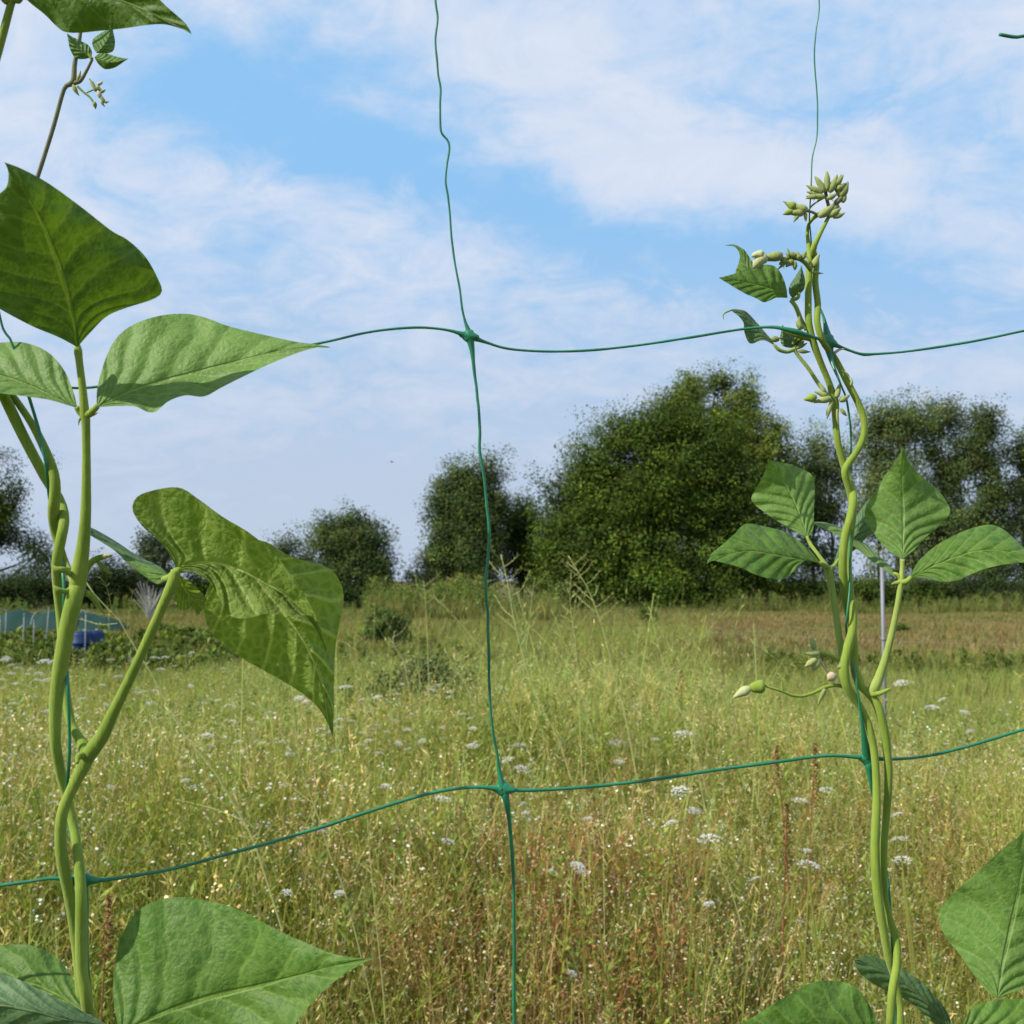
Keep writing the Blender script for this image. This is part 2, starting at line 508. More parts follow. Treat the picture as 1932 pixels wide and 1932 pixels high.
# upper row
strand([(50, 735), (110, 731), (180, 730), (330, 702), (480, 672), (615, 645), (700, 626), (780, 618), (840, 622), (885, 634)], r=3.0, n=90, thick=[(885, 634, 5, 18)])
strand([(885, 634), (915, 645), (960, 658), (1030, 663), (1110, 661), (1200, 652), (1300, 637), (1400, 621), (1455, 617, -6), (1485, 622, -9), (1525, 633, -9), (1562, 645)], r=3.0, n=110, thick=[(885, 634, 6, 18), (1500, 627, 3.5, 30)])
strand([(1562, 645), (1592, 657), (1625, 668), (1650, 668), (1720, 662), (1830, 645), (1932, 624), (2060, 596), (2260, 560)], r=2.8, n=80, thick=[(1562, 645, 7, 16), (1632, 668, 1.2, 12)])
strand([(50, 735), (0, 722), (-120, 730), (-320, 780)], r=3.0, n=30)
# lower row
strand([(-320, 1720), (-120, 1690), (0, 1671), (50, 1664), (100, 1657), (155, 1660)], r=4.0, n=60, thick=[(155, 1660, 6, 28)])
strand([(155, 1660), (195, 1660), (260, 1651), (330, 1638), (420, 1614), (560, 1575), (700, 1530), (780, 1505), (840, 1491), (900, 1485), (950, 1489)], r=4.0, n=110, thick=[(155, 1660, 6, 26), (950, 1489, 4, 22)])
strand([(950, 1489), (1000, 1491), (1080, 1487), (1200, 1475), (1350, 1453), (1470, 1437), (1560, 1426), (1636, 1430)], r=4.0, n=100, thick=[(950, 1489, 4, 18), (1636, 1430, 3, 20)])
strand([(1636, 1430), (1690, 1432), (1750, 1426), (1830, 1407), (1932, 1376), (2080, 1330), (2260, 1290)], r=3.6, n=70, thick=[(1636, 1430, 4, 22)])
# right column
strand([(1552, -420), (1549, -200), (1545, 0), (1539, 60), (1537, 110), (1541, 170), (1543, 210), (1540, 262), (1533, 300), (1531, 350), (1529, 410, 4), (1531, 470, 9), (1536, 540, 9), (1552, 595, 7), (1562, 645, 4)], r=1.7, n=120, thick=[(1562, 645, 9, 30)])
strand([(1562, 645, 4), (1569, 680, 0), (1582, 715, -6), (1597, 752, -2), (1604, 800), (1606, 850, 2), (1602, 892, 3), (1604, 940, 5), (1603, 990, 1), (1604, 1060, -1), (1603, 1110, -5), (1597, 1170, -7), (1600, 1215, 6), (1613, 1262, -6), (1617, 1300, -9), (1624, 1345, -8), (1631, 1390, -5), (1636, 1430)], r=2.4, n=150, thick=[(1562, 645, 9, 32), (1636, 1430, 8, 45)])
strand([(1636, 1430), (1642, 1470), (1650, 1520, 3), (1662, 1590, 3), (1675, 1660, 1), (1680, 1720, -2), (1684, 1790, -5), (1686, 1850, 0), (1692, 1950, 3), (1700, 2200), (1715, 2700), (1745, 3800)], r=3.4, n=120, thick=[(1636, 1430, 7, 30)])
# left column
strand([(-70, 200), (-40, 400), (0, 600), (20, 640), (38, 690), (50, 735)], r=3.2, n=50)
strand([(50, 735), (60, 765, -5), (75, 820, -8), (87, 880, -8), (92, 930, 2), (100, 980, 6), (112, 1040, 4), (120, 1090, -4), (121, 1150, -5), (122, 1210, 3), (127, 1290, -8), (131, 1380, -8), (129, 1450, -6), (126, 1510, 4), (135, 1580, 5), (150, 1630, 2), (155, 1660)], r=4.2, n=150, thick=[(155, 1660, 4, 20)])
strand([(155, 1660), (163, 1700, 2), (164, 1780, -4), (166, 1840, -6), (172, 1900, -2), (176, 2000), (170, 2300), (150, 2800), (110, 3800)], r=4.6, n=90, thick=[(155, 1660, 5, 24)])
for (kx, ky), w, h, r_ in ((KC1, 17, 11, 8), (KC2, 21, 12, 4), (KR1, 17, 13, 20), (KR2, 15, 13, 0), (KL1, 16, 11, 0), (KL2, 30, 13, 2)):
    knot(kx, ky, w * 1.05, h * 1.05, r_)
# loose end of a net strand that pokes in from the right
strand([(2300, 60), (2120, 74), (1990, 66), (1932, 68), (1915, 70), (1886, 65)], name='loose_end', r=4.2, n=50)

#==LEAVES==
def leaflet(parent, mat, left, right, mid, d0, dm=(0, 0, 0), dl=(0, 0, 0), dr=(0, 0, 0), wave=1.2, puff=1.0, seed=0, N=70, Mh=18, name='leaflet'):
    """outline of one leaflet: left and right edge from base to tip, its midrib, and how the blade bends in depth (mm)"""
    L = catmull(np.array(left, float), N); Rr = catmull(np.array(right, float), N); Mi = catmull(np.array(mid, float), N)
    t = np.linspace(0, 1, N)
    itp = lambda q: np.interp(t, np.linspace(0, 1, len(q)), q)
    zm = catmull(np.array([[i * 100.0, z] for i, z in enumerate(dm)]), N)[:, 1] if len(dm) > 2 else itp(dm)
    zl = itp(dl); zr = itp(dr)
    rs = np.random.default_rng(seed)
    ph = rs.random(6) * 6.28
    V = []; UVs = []
    us = np.linspace(-1, 1, 2 * Mh + 1)
    for i in range(N):
        for u_ in us:
            a = abs(u_)
            E = L[i] if u_ < 0 else Rr[i]
            ze = zl[i] if u_ < 0 else zr[i]
            p2 = Mi[i] * (1 - a) + E * a
            z = zm[i] + ze * (a ** 1.35)
            ed = a ** 2.2 * math.sin(math.pi * min(1, t[i] * 1.05)) 
            z += wave * ed * (math.sin(t[i] * 17 + ph[0] + (u_ > 0) * 2) + 0.6 * math.sin(t[i] * 31 + ph[1] + (u_ > 0)))
            # blade swells between the side veins
            q = (t[i] - a * (0.5 - 0.28 * t[i]) + 0.1 * a * a) * 7 + (u_ > 0) * 0.45
            z += -puff * (0.42 if puff > 1.5 else 0.27) * (math.sin(math.pi * (q % 1.0)) - 0.5) * min(1, a * 4) * (1 - a * 0.5) * math.sin(math.pi * t[i]) ** 0.5
            z += puff * 0.5 * math.exp(-(a / 0.07) ** 2) * (1 - t[i] * 0.6)
            V.append(P(p2[0], p2[1], d0 + z / 1000.0))
            UVs.append((u_ * 0.5 + 0.5, t[i]))
    c = 2 * Mh + 1
    i = np.arange(N - 1)[:, None] * c; j = np.arange(c - 1)[None, :]
    Fc = np.stack([i + j, i + j + 1, i + c + j + 1, i + c + j], -1).reshape(-1, 4)
    return place(name, np.array(V), Fc, mat, parent, uv=np.array(UVs))

def stalk(parent, spec, mat='stem', name='leaf_stalk', n=50, sides=12):
    v, f = px_tube(spec, n, sides)
    return place(name, v, f, M[mat], parent)

def bud(parent, px, py, d, ln, w, ang, mat='bud', name='bud', curve=0.0, tip=0.15, sepal=True):
    """small swollen bud: ln,w in px, ang in degrees (0 = to the right, 90 = up)"""
    a = R(ang)
    n = 14
    pts = []; rad = []
    for i in range(n):
        t = i / (n - 1)
        aa = a + curve * t
        pts.append((px + math.cos(aa) * ln * t, py - math.sin(aa) * ln * t))
        rad.append((1 + 0.09 * math.sin(t * 7 + px * 1.7 + py)) * max(0.05, math.sin(math.pi * (0.08 + 0.9 * t) ** 0.8) ** 0.8 * w * (1 - t * 0.25) + tip * w * 0.2))
    W = np.array([P(x, y, d) for x, y in pts])
    v, f = tube(W, np.array(rad) * d / F, 10)
    parts = [(v, f)]
    if sepal:
        for s_ in (-1, 1):
            q = [(px, py), (px + math.cos(a + 0.5 * s_) * ln * 0.35, py - math.sin(a + 0.5 * s_) * ln * 0.35), (px + math.cos(a + 0.75 * s_) * ln * 0.62, py - math.sin(a + 0.75 * s_) * ln * 0.62)]
            Wq = np.array([P(x, y, d - 0.0004) for x, y in q])
            parts.append(tube(catmull(Wq, 8), np.linspace(w * 0.42, 0.2, 8) * d / F, 6))
    v, f = join(parts)
    return place(name, v, f, M[mat], parent)

def small_leaf(parent, base, tip, w, d, mat='leaf_mid', bend=0.0, tilt=(0, 4, 8), fold=3.0, seed=1, name='leaflet'):
    """simple pointed young leaf from base px to tip px"""
    b = np.array(base, float); t_ = np.array(tip, float); ax = t_ - b; ln = np.linalg.norm(ax); ax /= ln
    nn = np.array([ax[1], -ax[0]])
    prof = [(0, 0), (0.12, 0.62), (0.32, 1.0), (0.6, 0.72), (0.85, 0.24), (1.0, 0.0)]
    cen = lambda t: b + ax * ln * t + nn * bend * math.sin(math.pi * t)
    left = [cen(t) - nn * w * k for t, k in prof]; right = [cen(t) + nn * w * k for t, k in prof]
    mid = [cen(t) for t, _ in prof]
    return leaflet(parent, M[mat], left, right, mid, d, tilt, (0, fold, fold * 0.5), (0, fold, fold * 0.5), 0.4, 0.35, seed, 30, 7, name)

def vine_root(px, d, label):
    p = P(px, 1932, d)
    e = empty('bean_vine', (p[0], p[1], 0.0))
    tag(e, label, 'bean plant', 'bean vines climbing the net')
    return e

DL = 0.461    # left net column
v1 = vine_root(160, DL, 'left bean vine whose forked stalk carries the big drooping leaf seen from below')
v2 = vine_root(175, DL, 'left bean vine with upright dark leaf and long pale leaf on one straight stalk')

# vine 1 stem (carries the drooping leaf)
d = DL
v, f = px_tube([(190, 3700, d, 13), (170, 2500, d, 13), (160, 2000, d, 12.5), (152, 1860, d + .002, 12), (143, 1768, d + .003, 12), (131, 1690, d - .001, 12), (119, 1632, d - .006, 12.5), (114, 1580, d - .008, 12.5), (119, 1530, d - .009, 12.5), (141, 1478, d - .009, 13), (163, 1432, d - .007, 16), (158, 1408, d - .004, 13), (147, 1388, d - .001, 9), (133, 1360, d + .003, 9), (122, 1290, d + .006, 10), (116, 1180, d + .006, 10), (108, 1100, d + .000, 10.5), (107, 1060, d - .005, 11), (114, 1022, d - .007, 11.5), (121, 985, d - .004, 11), (119, 960, d + .001, 10), (108, 935, d + .004, 10.5), (88, 905, d + .004, 11), (66, 865, d + .001, 11), (40, 815, d, 11.5), (16, 765, d, 12), (-8, 715, d, 11), (-60, 610, d, 11), (-90, 400, d, 10)], 220, 14)
place('stem', v, f, M['stem'], v1)
# vine 2 stem
v, f = px_tube([(150, 3700, d, 13), (168, 2500, d, 13), (172, 2000, d, 12.5), (163, 1890, d - .005, 12.5), (155, 1830, d - .006, 12.5), (153, 1768, d - .008, 12.5), (153, 1690, d - .009, 11.5), (147, 1613, d - .004, 10), (137, 1550, d + .003, 10), (122, 1490, d + .004, 11), (109, 1432, d - .002, 12), (104, 1390, d - .005, 12.5), (106, 1320, d - .007, 14), (115, 1250, d - .009, 15.5), (127, 1185, d - .010, 17), (140, 1130, d - .010, 18), (146, 1100, d - .008, 15), (132, 1082, d - .002, 9), (118, 1050, d + .004, 9), (104, 1000, d + .003, 10.5), (101, 965, d - .004, 12), (104, 930, d - .008, 11.5), (103, 900, d - .009, 10.5), (94, 870, d - .008, 10), (74, 825, d - .003, 9), (54, 790, d, 8), (30, 755, d + .004, 8), (-10, 700, d + .005, 8), (-60, 560, d + .005, 8)], 240, 14)
place('stem', v, f, M['stem'], v2)

# --- vine 2: straight stalk with three leaflets at the upper left
ls = stalk(v2, [(146, 1110, d - .008, 17), (150, 1075, d - .010, 17), (158, 1020, d - .012, 13.5), (162, 960, d - .014, 11), (163, 880, d - .016, 9.5), (162, 800, d - .018, 9), (160, 785, d - .018, 10.5), (156, 735, d - .019, 8.5), (150, 685, d - .020, 8), (147, 660, d - .020, 9), (146, 648, d - .019, 4)], n=80)
lf = leaflet(ls, M['leaf_dark'],
    [(146, 655), (110, 636), (60, 615), (0, 583), (-60, 545), (-105, 490), (-75, 440), (-30, 385), (8, 358), (16, 335), (14, 318), (8, 306)],
    [(146, 655), (170, 628), (200, 598), (235, 582), (285, 566), (305, 552), (300, 530), (275, 485), (240, 452), (210, 435), (150, 388), (90, 345), (40, 318), (8, 306)],
    [(146, 655), (138, 600), (120, 530), (100, 470), (75, 410), (40, 350), (8, 306)],
    d - .022, (0, -12, -26, -40, -48), (0, 6, 12, 9, 0), (0, 7, 14, 9, 0), 1.8, 1.0, 11)
leaflet(ls, M['leaf_light'],
    [(182, 768), (184, 730), (198, 680), (218, 640), (250, 613), (300, 596), (350, 592), (390, 600), (430, 615), (500, 632), (560, 645), (600, 650), (624, 656)],
    [(182, 768), (225, 766), (255, 767), (278, 777), (295, 776), (318, 757), (350, 746), (385, 748), (420, 730), (470, 705), (520, 682), (570, 663), (610, 653), (624, 656)],
    [(182, 768), (230, 745), (300, 722), (400, 695), (500, 668), (570, 656), (624, 656)],
    d - .020, (0, 6, 11, 14, 16), (0, 10, 15, 8, 0), (0, -7, -11, -6, 0), 1.6, 1.0, 5)
stalk(ls, [(160, 785, d - .018, 8), (170, 780, d - .019, 8), (184, 766, d - .020, 6)], name='leaf_joint', n=10)
leaflet(ls, M['leaf_light'],
    [(146, 770), (95, 755), (50, 748), (0, 742), (-60, 735), (-140, 740), (-180, 745)],
    [(146, 770), (138, 738), (122, 700), (95, 668), (60, 650), (20, 645), (-40, 655), (-110, 690), (-180, 745)],
    [(146, 770), (100, 748), (40, 722), (-20, 705), (-90, 712), (-180, 745)],
    d - .019, (0, 4, 6, 2), (0, -8, -12, 0), (0, 10, 15, 0), 1.0, 1.0, 6)
stalk(ls, [(160, 785, d - .018, 8), (152, 778, d - .018, 8), (144, 768, d - .019, 6)], name='leaf_joint', n=10)
for sx, a in ((146, 210), (182, -20)):
    bud(ls, 164 if sx > 160 else 158, 783, d - .019, 22, 2.5, a, 'stem', 'stipule', 0.6, 0.1, False)
# stipules and young growth at the node of vine 2
for spec in ([(138, 1112, d - .008, 10), (125, 1116, d - .012, 6), (110, 1112, d - .014, 5), (101, 1104, d - .014, 1)],
             [(140, 1100, d - .006, 9), (135, 1085, d - .010, 6), (122, 1076, d - .016, 7), (108, 1074, d - .018, 6), (98, 1066, d - .018, 1)],
             [(160, 1118, d - .006, 8), (172, 1124, d - .004, 7), (184, 1140, d - .002, 5), (198, 1160, d, 1)],
             [(158, 1085, d - .004, 7), (170, 1063, d, 7), (186, 1053, d + .002, 7), (200, 1050, d + .003, 5), (212, 1048, d + .003, 2)],
             [(182, 1056, d + .002, 4), (192, 1068, d + .002, 5), (204, 1079, d + .003, 4), (213, 1082, d + .003, 1)]):
    stalk(v2, spec, 'stem', 'stipule', 22)
bud(v2, 192, 1050, d + .001, 20, 5, 8, 'petal', 'flower_bud', 0, 0.2, False)

# --- vine 1: forked stalk with the drooping compound leaf
ls = stalk(v1, [(163, 1432, d - .007, 16), (176, 1412, d - .009, 17), (193, 1388, d - .010, 15), (212, 1348, d - .012, 12.5), (240, 1290, d - .015, 11.5), (275, 1215, d - .019, 11), (308, 1140, d - .022, 11), (326, 1100, d - .023, 12.5), (332, 1076, d - .023, 11)], n=80)
stalk(v1, [(158, 1425, d - .010, 9), (148, 1428, d - .013, 7), (146, 1440, d - .016, 3)], 'stem', 'stipule', 14)
# leaflet lying behind, its tip hanging down
leaflet(ls, M['leaf_under'],
    [(395, 1060), (398, 1095), (385, 1130), (386, 1160), (400, 1195), (440, 1230), (480, 1255), (530, 1283), (570, 1308), (600, 1335), (618, 1365), (628, 1392)],
    [(430, 1010), (500, 1022), (545, 1048), (590, 1062), (625, 1075), (645, 1105), (648, 1140), (640, 1180), (632, 1230), (630, 1290), (630, 1340), (628, 1392)],
    [(410, 1035), (455, 1080), (510, 1130), (560, 1190), (595, 1255), (615, 1320), (628, 1392)],
    d + .004, (0, 5, 10, 16, 22), (0, 6, 10, 4, 0), (0, 10, 14, 6, 0), 2.2, 3.6, 21)
# folded leaflet in front
leaflet(ls, M['leaf_under'],
    [(333, 1078), (322, 1050), (300, 1020), (268, 992), (250, 962), (258, 938), (290, 925), (338, 920), (375, 942), (420, 975), (470, 1005), (515, 1043), (555, 1092), (590, 1150), (608, 1195), (618, 1240)],
    [(333, 1078), (365, 1080), (395, 1098), (412, 1125), (432, 1160), (465, 1167), (500, 1158), (530, 1160), (560, 1164), (585, 1160), (600, 1180), (610, 1210), (618, 1240)],
    [(333, 1078), (352, 1066), (400, 1062), (450, 1075), (500, 1100), (545, 1128), (580, 1165), (603, 1200), (618, 1240)],
    d - .022, (0, 3, 4, 4, 2), (0, -8, -14, -12, 0), (0, -6, -14, -8, 0), 1.6, 3.0, 22)
# narrow leaflet seen edge on, pointing back left
leaflet(ls, M['leaf_mid'],
    [(322, 1090), (300, 1068), (262, 1050), (220, 1022), (182, 1000), (160, 990), (154, 978)],
    [(322, 1090), (298, 1102), (270, 1085), (240, 1062), (215, 1038), (180, 1016), (158, 1000), (154, 978)],
    [(322, 1090), (296, 1077), (260, 1060), (220, 1034), (182, 1010), (160, 994), (154, 978)],
    d - .018, (0, 10, 18, 24), (0, 18, 18, 0), (0, -4, -6, 0), 0.6, 0.6, 23)
leaflet(ls, M['leaf_under'],
    [(338, 1085), (332, 1110), (330, 1135), (340, 1150), (352, 1152), (362, 1143), (372, 1160), (380, 1152)],
    [(338, 1085), (355, 1095), (370, 1108), (384, 1122), (390, 1130), (386, 1140), (384, 1148), (380, 1152)],
    [(338, 1085), (345, 1105), (354, 1120), (362, 1130), (370, 1140), (376, 1147), (380, 1152)],
    d - .012, (0, 4, 6), (0, 2, 0), (0, 2, 0), 0.8, 1.0, 24)
stalk(ls, [(332, 1078, d - .023, 8), (350, 1072, d - .018, 8), (385, 1060, d - .012, 6), (420, 1045, d - .009, 4)], name='leaf_joint', n=14)
stalk(ls, [(332, 1080, d - .023, 9), (320, 1090, d - .020, 9), (306, 1092, d - .018, 4)], name='leaf_joint', n=10)

# --- top left: stalk with big dark leaf above the frame edge (vine 1)
ls = stalk(v1, [(-60, 400, d, 8), (-40, 220, d - .02, 8), (-10, 120, d - .028, 8.5), (8, 55, d - .03, 8.5), (20, 10, d - .031, 8), (24, -6, d - .031, 9)], n=50)
leaflet(ls, M['leaf_dark'],
    [(38, -12), (60, 8), (85, 28), (105, 48), (122, 60), (150, 62), (180, 59), (230, 54), (280, 47), (310, 46), (335, 52), (352, 58), (362, 65)],
    [(38, -12), (70, -60), (120, -110), (180, -120), (240, -80), (285, -20), (310, 8), (335, 30), (350, 44), (358, 56), (362, 65)],
    [(38, -12), (90, -18), (160, -12), (220, 0), (280, 22), (330, 46), (362, 65)],
    d - .033, (0, -6, -12, -18), (0, 8, 10, 2, 0), (0, -10, -14, -4, 0), 1.0, 1.0, 31)
leaflet(ls, M['leaf_dark'],
    [(12, -8), (-30, 10), (-80, 10), (-150, -10), (-200, -40)],
    [(12, -8), (-20, -60), (-80, -90), (-150, -80), (-200, -40)],
    [(12, -8), (-60, -28), (-130, -38), (-200, -40)],
    d - .033, (0, -5, -10), (0, 4, 0), (0, -4, 0), 1.0, 1.0, 32)
stalk(ls, [(24, -6, d - .031, 8), (34, 0, d - .032, 8), (42, -12, d - .033, 6)], name='leaf_joint', n=10)
stalk(ls, [(24, -6, d - .031, 8), (12, 2, d - .032, 8), (4, -8, d - .033, 6)], name='leaf_joint', n=10)

# --- thin young shoot at the top left (vine 2)
d2 = d + 0.05
sh = stalk(v2, [(-30, 620, d2, 6), (10, 500, d2, 5.5), (48, 400, d2, 5), (68, 342, d2, 4.8), (85, 290, d2, 4.8), (102, 235, d2, 4.5), (117, 180, d2, 4.5), (124, 163, d2, 4.8), (134, 158, d2, 6), (139, 150, d2, 6), (141, 120, d2, 5), (147, 90, d2, 4.2), (152, 60, d2, 4), (156, 20, d2, 3.5), (158, -40, d2, 3)], 'stem_purple', 'shoot', 90, 10)
stalk(sh, [(140, 157, d2, 5), (152, 152, d2 - .001, 4.2), (163, 134, d2 - .002, 3.4), (174, 112, d2 - .003, 3)], 'stem_purple', 'leaf_stalk', 24, 8)
stalk(sh, [(174, 112, d2 - .003, 3.5), (168, 104, d2 - .003, 3), (163, 98, d2 - .003, 2)], 'stem', 'leaf_joint', 8, 8)
small_leaf(sh, (173, 108), (126, 62), 17, d2 - .003, 'leaf_mid', 6, (0, -2, -4), 4, 41)
small_leaf(sh, (182, 100), (212, 48), 22, d2 - .002, 'leaf_mid', -4, (0, 4, 8), 4, 42)
small_leaf(sh, (178, 108), (243, 110), 15, d2 - .004, 'leaf_mid', -8, (0, -2, -5), 4, 43)
bud(sh, 146, 154, d2 - .001, 22, 3.6, 68, 'bud', 'stipule', 0.1, 0.1, False)
bud(sh, 138, 160, d2 - .002, 24, 4.2, -72, 'bud', 'stipule', 0.2, 0.1, False)
stalk(sh, [(146, 163, d2, 2.6), (158, 174, d2, 2.4), (170, 184, d2, 2.2), (178, 196, d2, 2)], 'stem', 'flower_stalk', 20, 8)
bud(sh, 178, 192, d2, 14, 4.0, -80, 'bud', 'bud', 0, 0.3, False)
stalk(sh, [(163, 175, d2, 1.6), (172, 171, d2, 1.8), (180, 168, d2, 1.8)], 'stem', 'flower_stalk', 10, 8)
bud(sh, 181, 172, d2 - .001, 27, 4.4, 112, 'bud', 'bud', 0.1, 0.1, False)
for i, (bx, by, ln, w, an) in enumerate(((182, 163, 16, 4.5, -50), (186, 172, 18, 4.5, -80), (190, 182, 18, 3.8, -60), (184, 160, 12, 3.6, 20), (189, 174, 12, 3, 15), (193, 190, 14, 2.4, -20), (191, 190, 14, 2.6, -70))):
    bud(sh, bx, by, d2 - .001, ln, w, an, 'dry_petal' if i % 2 else 'bud', 'flower', 0.2, 0.1, False)

# --- bottom left leaves (vine 2)
d3 = d - 0.02
ls = stalk(v2, [(172, 2300, d, 10), (190, 2150, d - .01, 10), (215, 2050, d - .02, 10), (222, 1985, d3, 9), (225, 1955, d3, 10)], n=30)
leaflet(ls, M['leaf_mid'],
    [(226, 1950), (216, 1905), (214, 1850), (222, 1790), (240, 1745), (275, 1708), (330, 1693), (390, 1699), (450, 1716), (520, 1753), (580, 1780), (630, 1800), (680, 1808), (708, 1806)],
    [(226, 1950), (280, 2010), (350, 2040), (430, 2030), (500, 1985), (550, 1940), (590, 1890), (640, 1845), (680, 1820), (708, 1806)],
    [(226, 1950), (300, 1915), (400, 1882), (500, 1858), (600, 1830), (660, 1816), (708, 1806)],
    d3, (0, 8, 10, 2, -10), (0, 12, 16, 8, 0), (0, -10, -16, -8, 0), 1.0, 1.25, 51)
leaflet(ls, M['leaf_mid'],
    [(180, 1925), (160, 1895), (140, 1850), (110, 1810), (70, 1787), (30, 1782), (-20, 1790), (-90, 1830), (-150, 1890)],
    [(180, 1925), (120, 1935), (60, 1940), (0, 1940), (-70, 1930), (-150, 1890)],
    [(180, 1925), (130, 1890), (70, 1860), (0, 1850), (-70, 1860), (-150, 1890)],
    d3 + .012, (0, 10, 12, 8), (0, 14, 14, 0), (0, -8, -10, 0), 0.8, 1.1, 52)
leaflet(ls, M['leaf_blue'],
    [(212, 1938), (150, 1905), (90, 1875), (40, 1850), (0, 1838), (-60, 1830), (-130, 1850), (-200, 1900)],
    [(212, 1938), (150, 1960), (60, 1990), (-30, 1990), (-120, 1960), (-200, 1900)],
    [(212, 1938), (130, 1925), (50, 1905), (-20, 1895), (-110, 1890), (-200, 1900)],
    d3 - .012, (0, -6, -4, 4), (0, 6, 12, 0), (0, 8, 12, 0), 0.8, 0.9, 53)

#==RIGHT PLANT==
DR = 0.541
v3 = vine_root(1680, DR, 'right bean vine with the leaf pair above the pole and knobbly flower tip')
v4 = vine_root(1698, DR, 'right bean vine twisting round its twin, with leaves either side of the stem')
d = DR
# strand ending at the left node (vine 3)
v, f = px_tube([(1720, 3700, d, 9), (1690, 2500, d, 9), (1680, 2000, d, 9), (1680, 1930, d - .004, 9), (1684, 1868, d - .005, 9), (1692, 1818, d - .003, 8.5), (1690, 1770, d, 8.5), (1677, 1730, d + .002, 8.5), (1668, 1687, d + .001, 8.5), (1667, 1605, d, 8.5), (1671, 1550, d, 8.5), (1675, 1500, d - .001, 8.5), (1676, 1445, d - .002, 9), (1669, 1383, d - .003, 9.5), (1657, 1335, d - .003, 10), (1643, 1312, d - .002, 10), (1622, 1292, d, 8.5), (1612, 1262, d - .002, 8.5), (1612, 1222, d - .001, 8.5), (1607, 1180, d + .003, 8), (1598, 1145, d + .001, 8.5), (1592, 1100, d - .003, 9), (1590, 1060, d - .005, 9), (1594, 1015, d - .005, 9.5), (1605, 975, d - .005, 9.5), (1610, 940, d - .003, 9), (1605, 915, d + .001, 8), (1596, 890, d + .002, 8), (1588, 862, d + .001, 7.5), (1580, 830, d, 7), (1576, 786, d, 7), (1575, 760, d, 9), (1564, 722, d - .002, 7), (1550, 688, d - .004, 7), (1536, 650, d - .006, 7.5), (1526, 610, d - .006, 7.5), (1525, 557, d - .004, 7.5), (1526, 518, d - .003, 7.5), (1527, 490, d - .001, 6), (1526, 466, d + .002, 5), (1523, 440, d + .003, 4.2), (1527, 420, d + .002, 4.2), (1540, 407, d, 5), (1552, 402, d, 5)], 300, 12)
place('stem', v, f, M['stem'], v3)
# strand ending at the right (vine 4)
v, f = px_tube([(1690, 3700, d, 9), (1705, 2500, d, 9), (1700, 2000, d + .003, 9), (1699, 1932, d + .003, 8), (1697, 1885, d + .004, 7), (1686, 1840, d + .003, 8), (1676, 1805, d, 9), (1666, 1750, d - .003, 9.5), (1656, 1687, d - .005, 10), (1651, 1600, d - .005, 10), (1654, 1500, d - .004, 9), (1650, 1425, d - .004, 8.5), (1640, 1372, d - .004, 8.5), (1624, 1337, d - .004, 9), (1607, 1311, d - .006, 10.5), (1596, 1290, d - .008, 11), (1592, 1259, d - .008, 11), (1598, 1226, d - .007, 10.5), (1608, 1190, d - .006, 9), (1609, 1150, d - .004, 8.5), (1604, 1115, d, 8), (1600, 1060, d + .003, 8), (1604, 1010, d + .003, 8.5), (1609, 965, d + .002, 8), (1605, 930, d - .001, 8.5), (1594, 893, d - .004, 8.5), (1600, 875, d - .004, 8), (1614, 856, d - .003, 7.5), (1628, 828, d - .002, 7.5), (1631, 798, d - .002, 7.5), (1620, 762, d - .002, 7.5), (1598, 720, d - .002, 7.5), (1575, 676, d + .003, 7), (1553, 645, d - .007, 7), (1542, 609, d - .007, 7), (1543, 574, d - .004, 7), (1538, 531, d, 7), (1540, 495, d + .003, 7), (1534, 472, d - .002, 7), (1546, 443, d - .003, 5), (1558, 420, d - .002, 4.2), (1566, 404, d - .002, 3.5), (1572, 392, d - .002, 2)], 300, 12)
place('stem', v, f, M['stem'], v4)

# vine 4: left leaf (stalk from the stem near y 1250 up to y 1065)
ls = stalk(v4, [(1592, 1290, d - .003, 7), (1590, 1255, d + .001, 7), (1583, 1200, d, 7.5), (1574, 1140, d - .002, 7.5), (1566, 1090, d - .003, 8), (1562, 1072, d - .003, 9)], 'stem_pale', n=50)
leaflet(ls, M['leaf_mid'],
    [(1550, 1064), (1520, 1058), (1500, 1075), (1480, 1092), (1455, 1092), (1425, 1084), (1395, 1070), (1365, 1062), (1345, 1058), (1333, 1064)],
    [(1550, 1064), (1535, 1045), (1510, 1022), (1480, 1003), (1450, 995), (1408, 988), (1385, 1008), (1360, 1030), (1342, 1045), (1333, 1064)],
    [(1550, 1064), (1510, 1056), (1460, 1046), (1420, 1040), (1380, 1044), (1350, 1052), (1333, 1064)],
    d - .012, (0, -8, -14, -20), (0, -2, -6, 0), (0, 10, 16, 6, 0), 0.8, 0.8, 61)
leaflet(ls, M['leaf_light'],
    [(1523, 1015), (1500, 1002), (1470, 985), (1440, 965), (1418, 944), (1426, 922), (1440, 898), (1448, 876), (1452, 868)],
    [(1523, 1015), (1534, 1000), (1536, 960), (1536, 905), (1520, 888), (1490, 876), (1470, 872), (1452, 868)],
    [(1523, 1015), (1512, 980), (1498, 945), (1480, 910), (1465, 885), (1452, 868)],
    d + .010, (0, 6, 8, 2), (0, 2, 4, 0), (0, 6, 9, 0), 0.8, 0.6, 62)
leaflet(ls, M['leaf_blue'],
    [(1572, 1068), (1580, 1040), (1600, 1000), (1625, 960), (1640, 940)],
    [(1572, 1068), (1592, 1055), (1620, 1030), (1645, 1000), (1648, 965), (1640, 940)],
    [(1572, 1068), (1590, 1040), (1615, 1005), (1632, 970), (1640, 940)],
    d + .012, (0, 10, 18), (0, 6, 0), (0, 6, 0), 0.8, 0.6, 63)
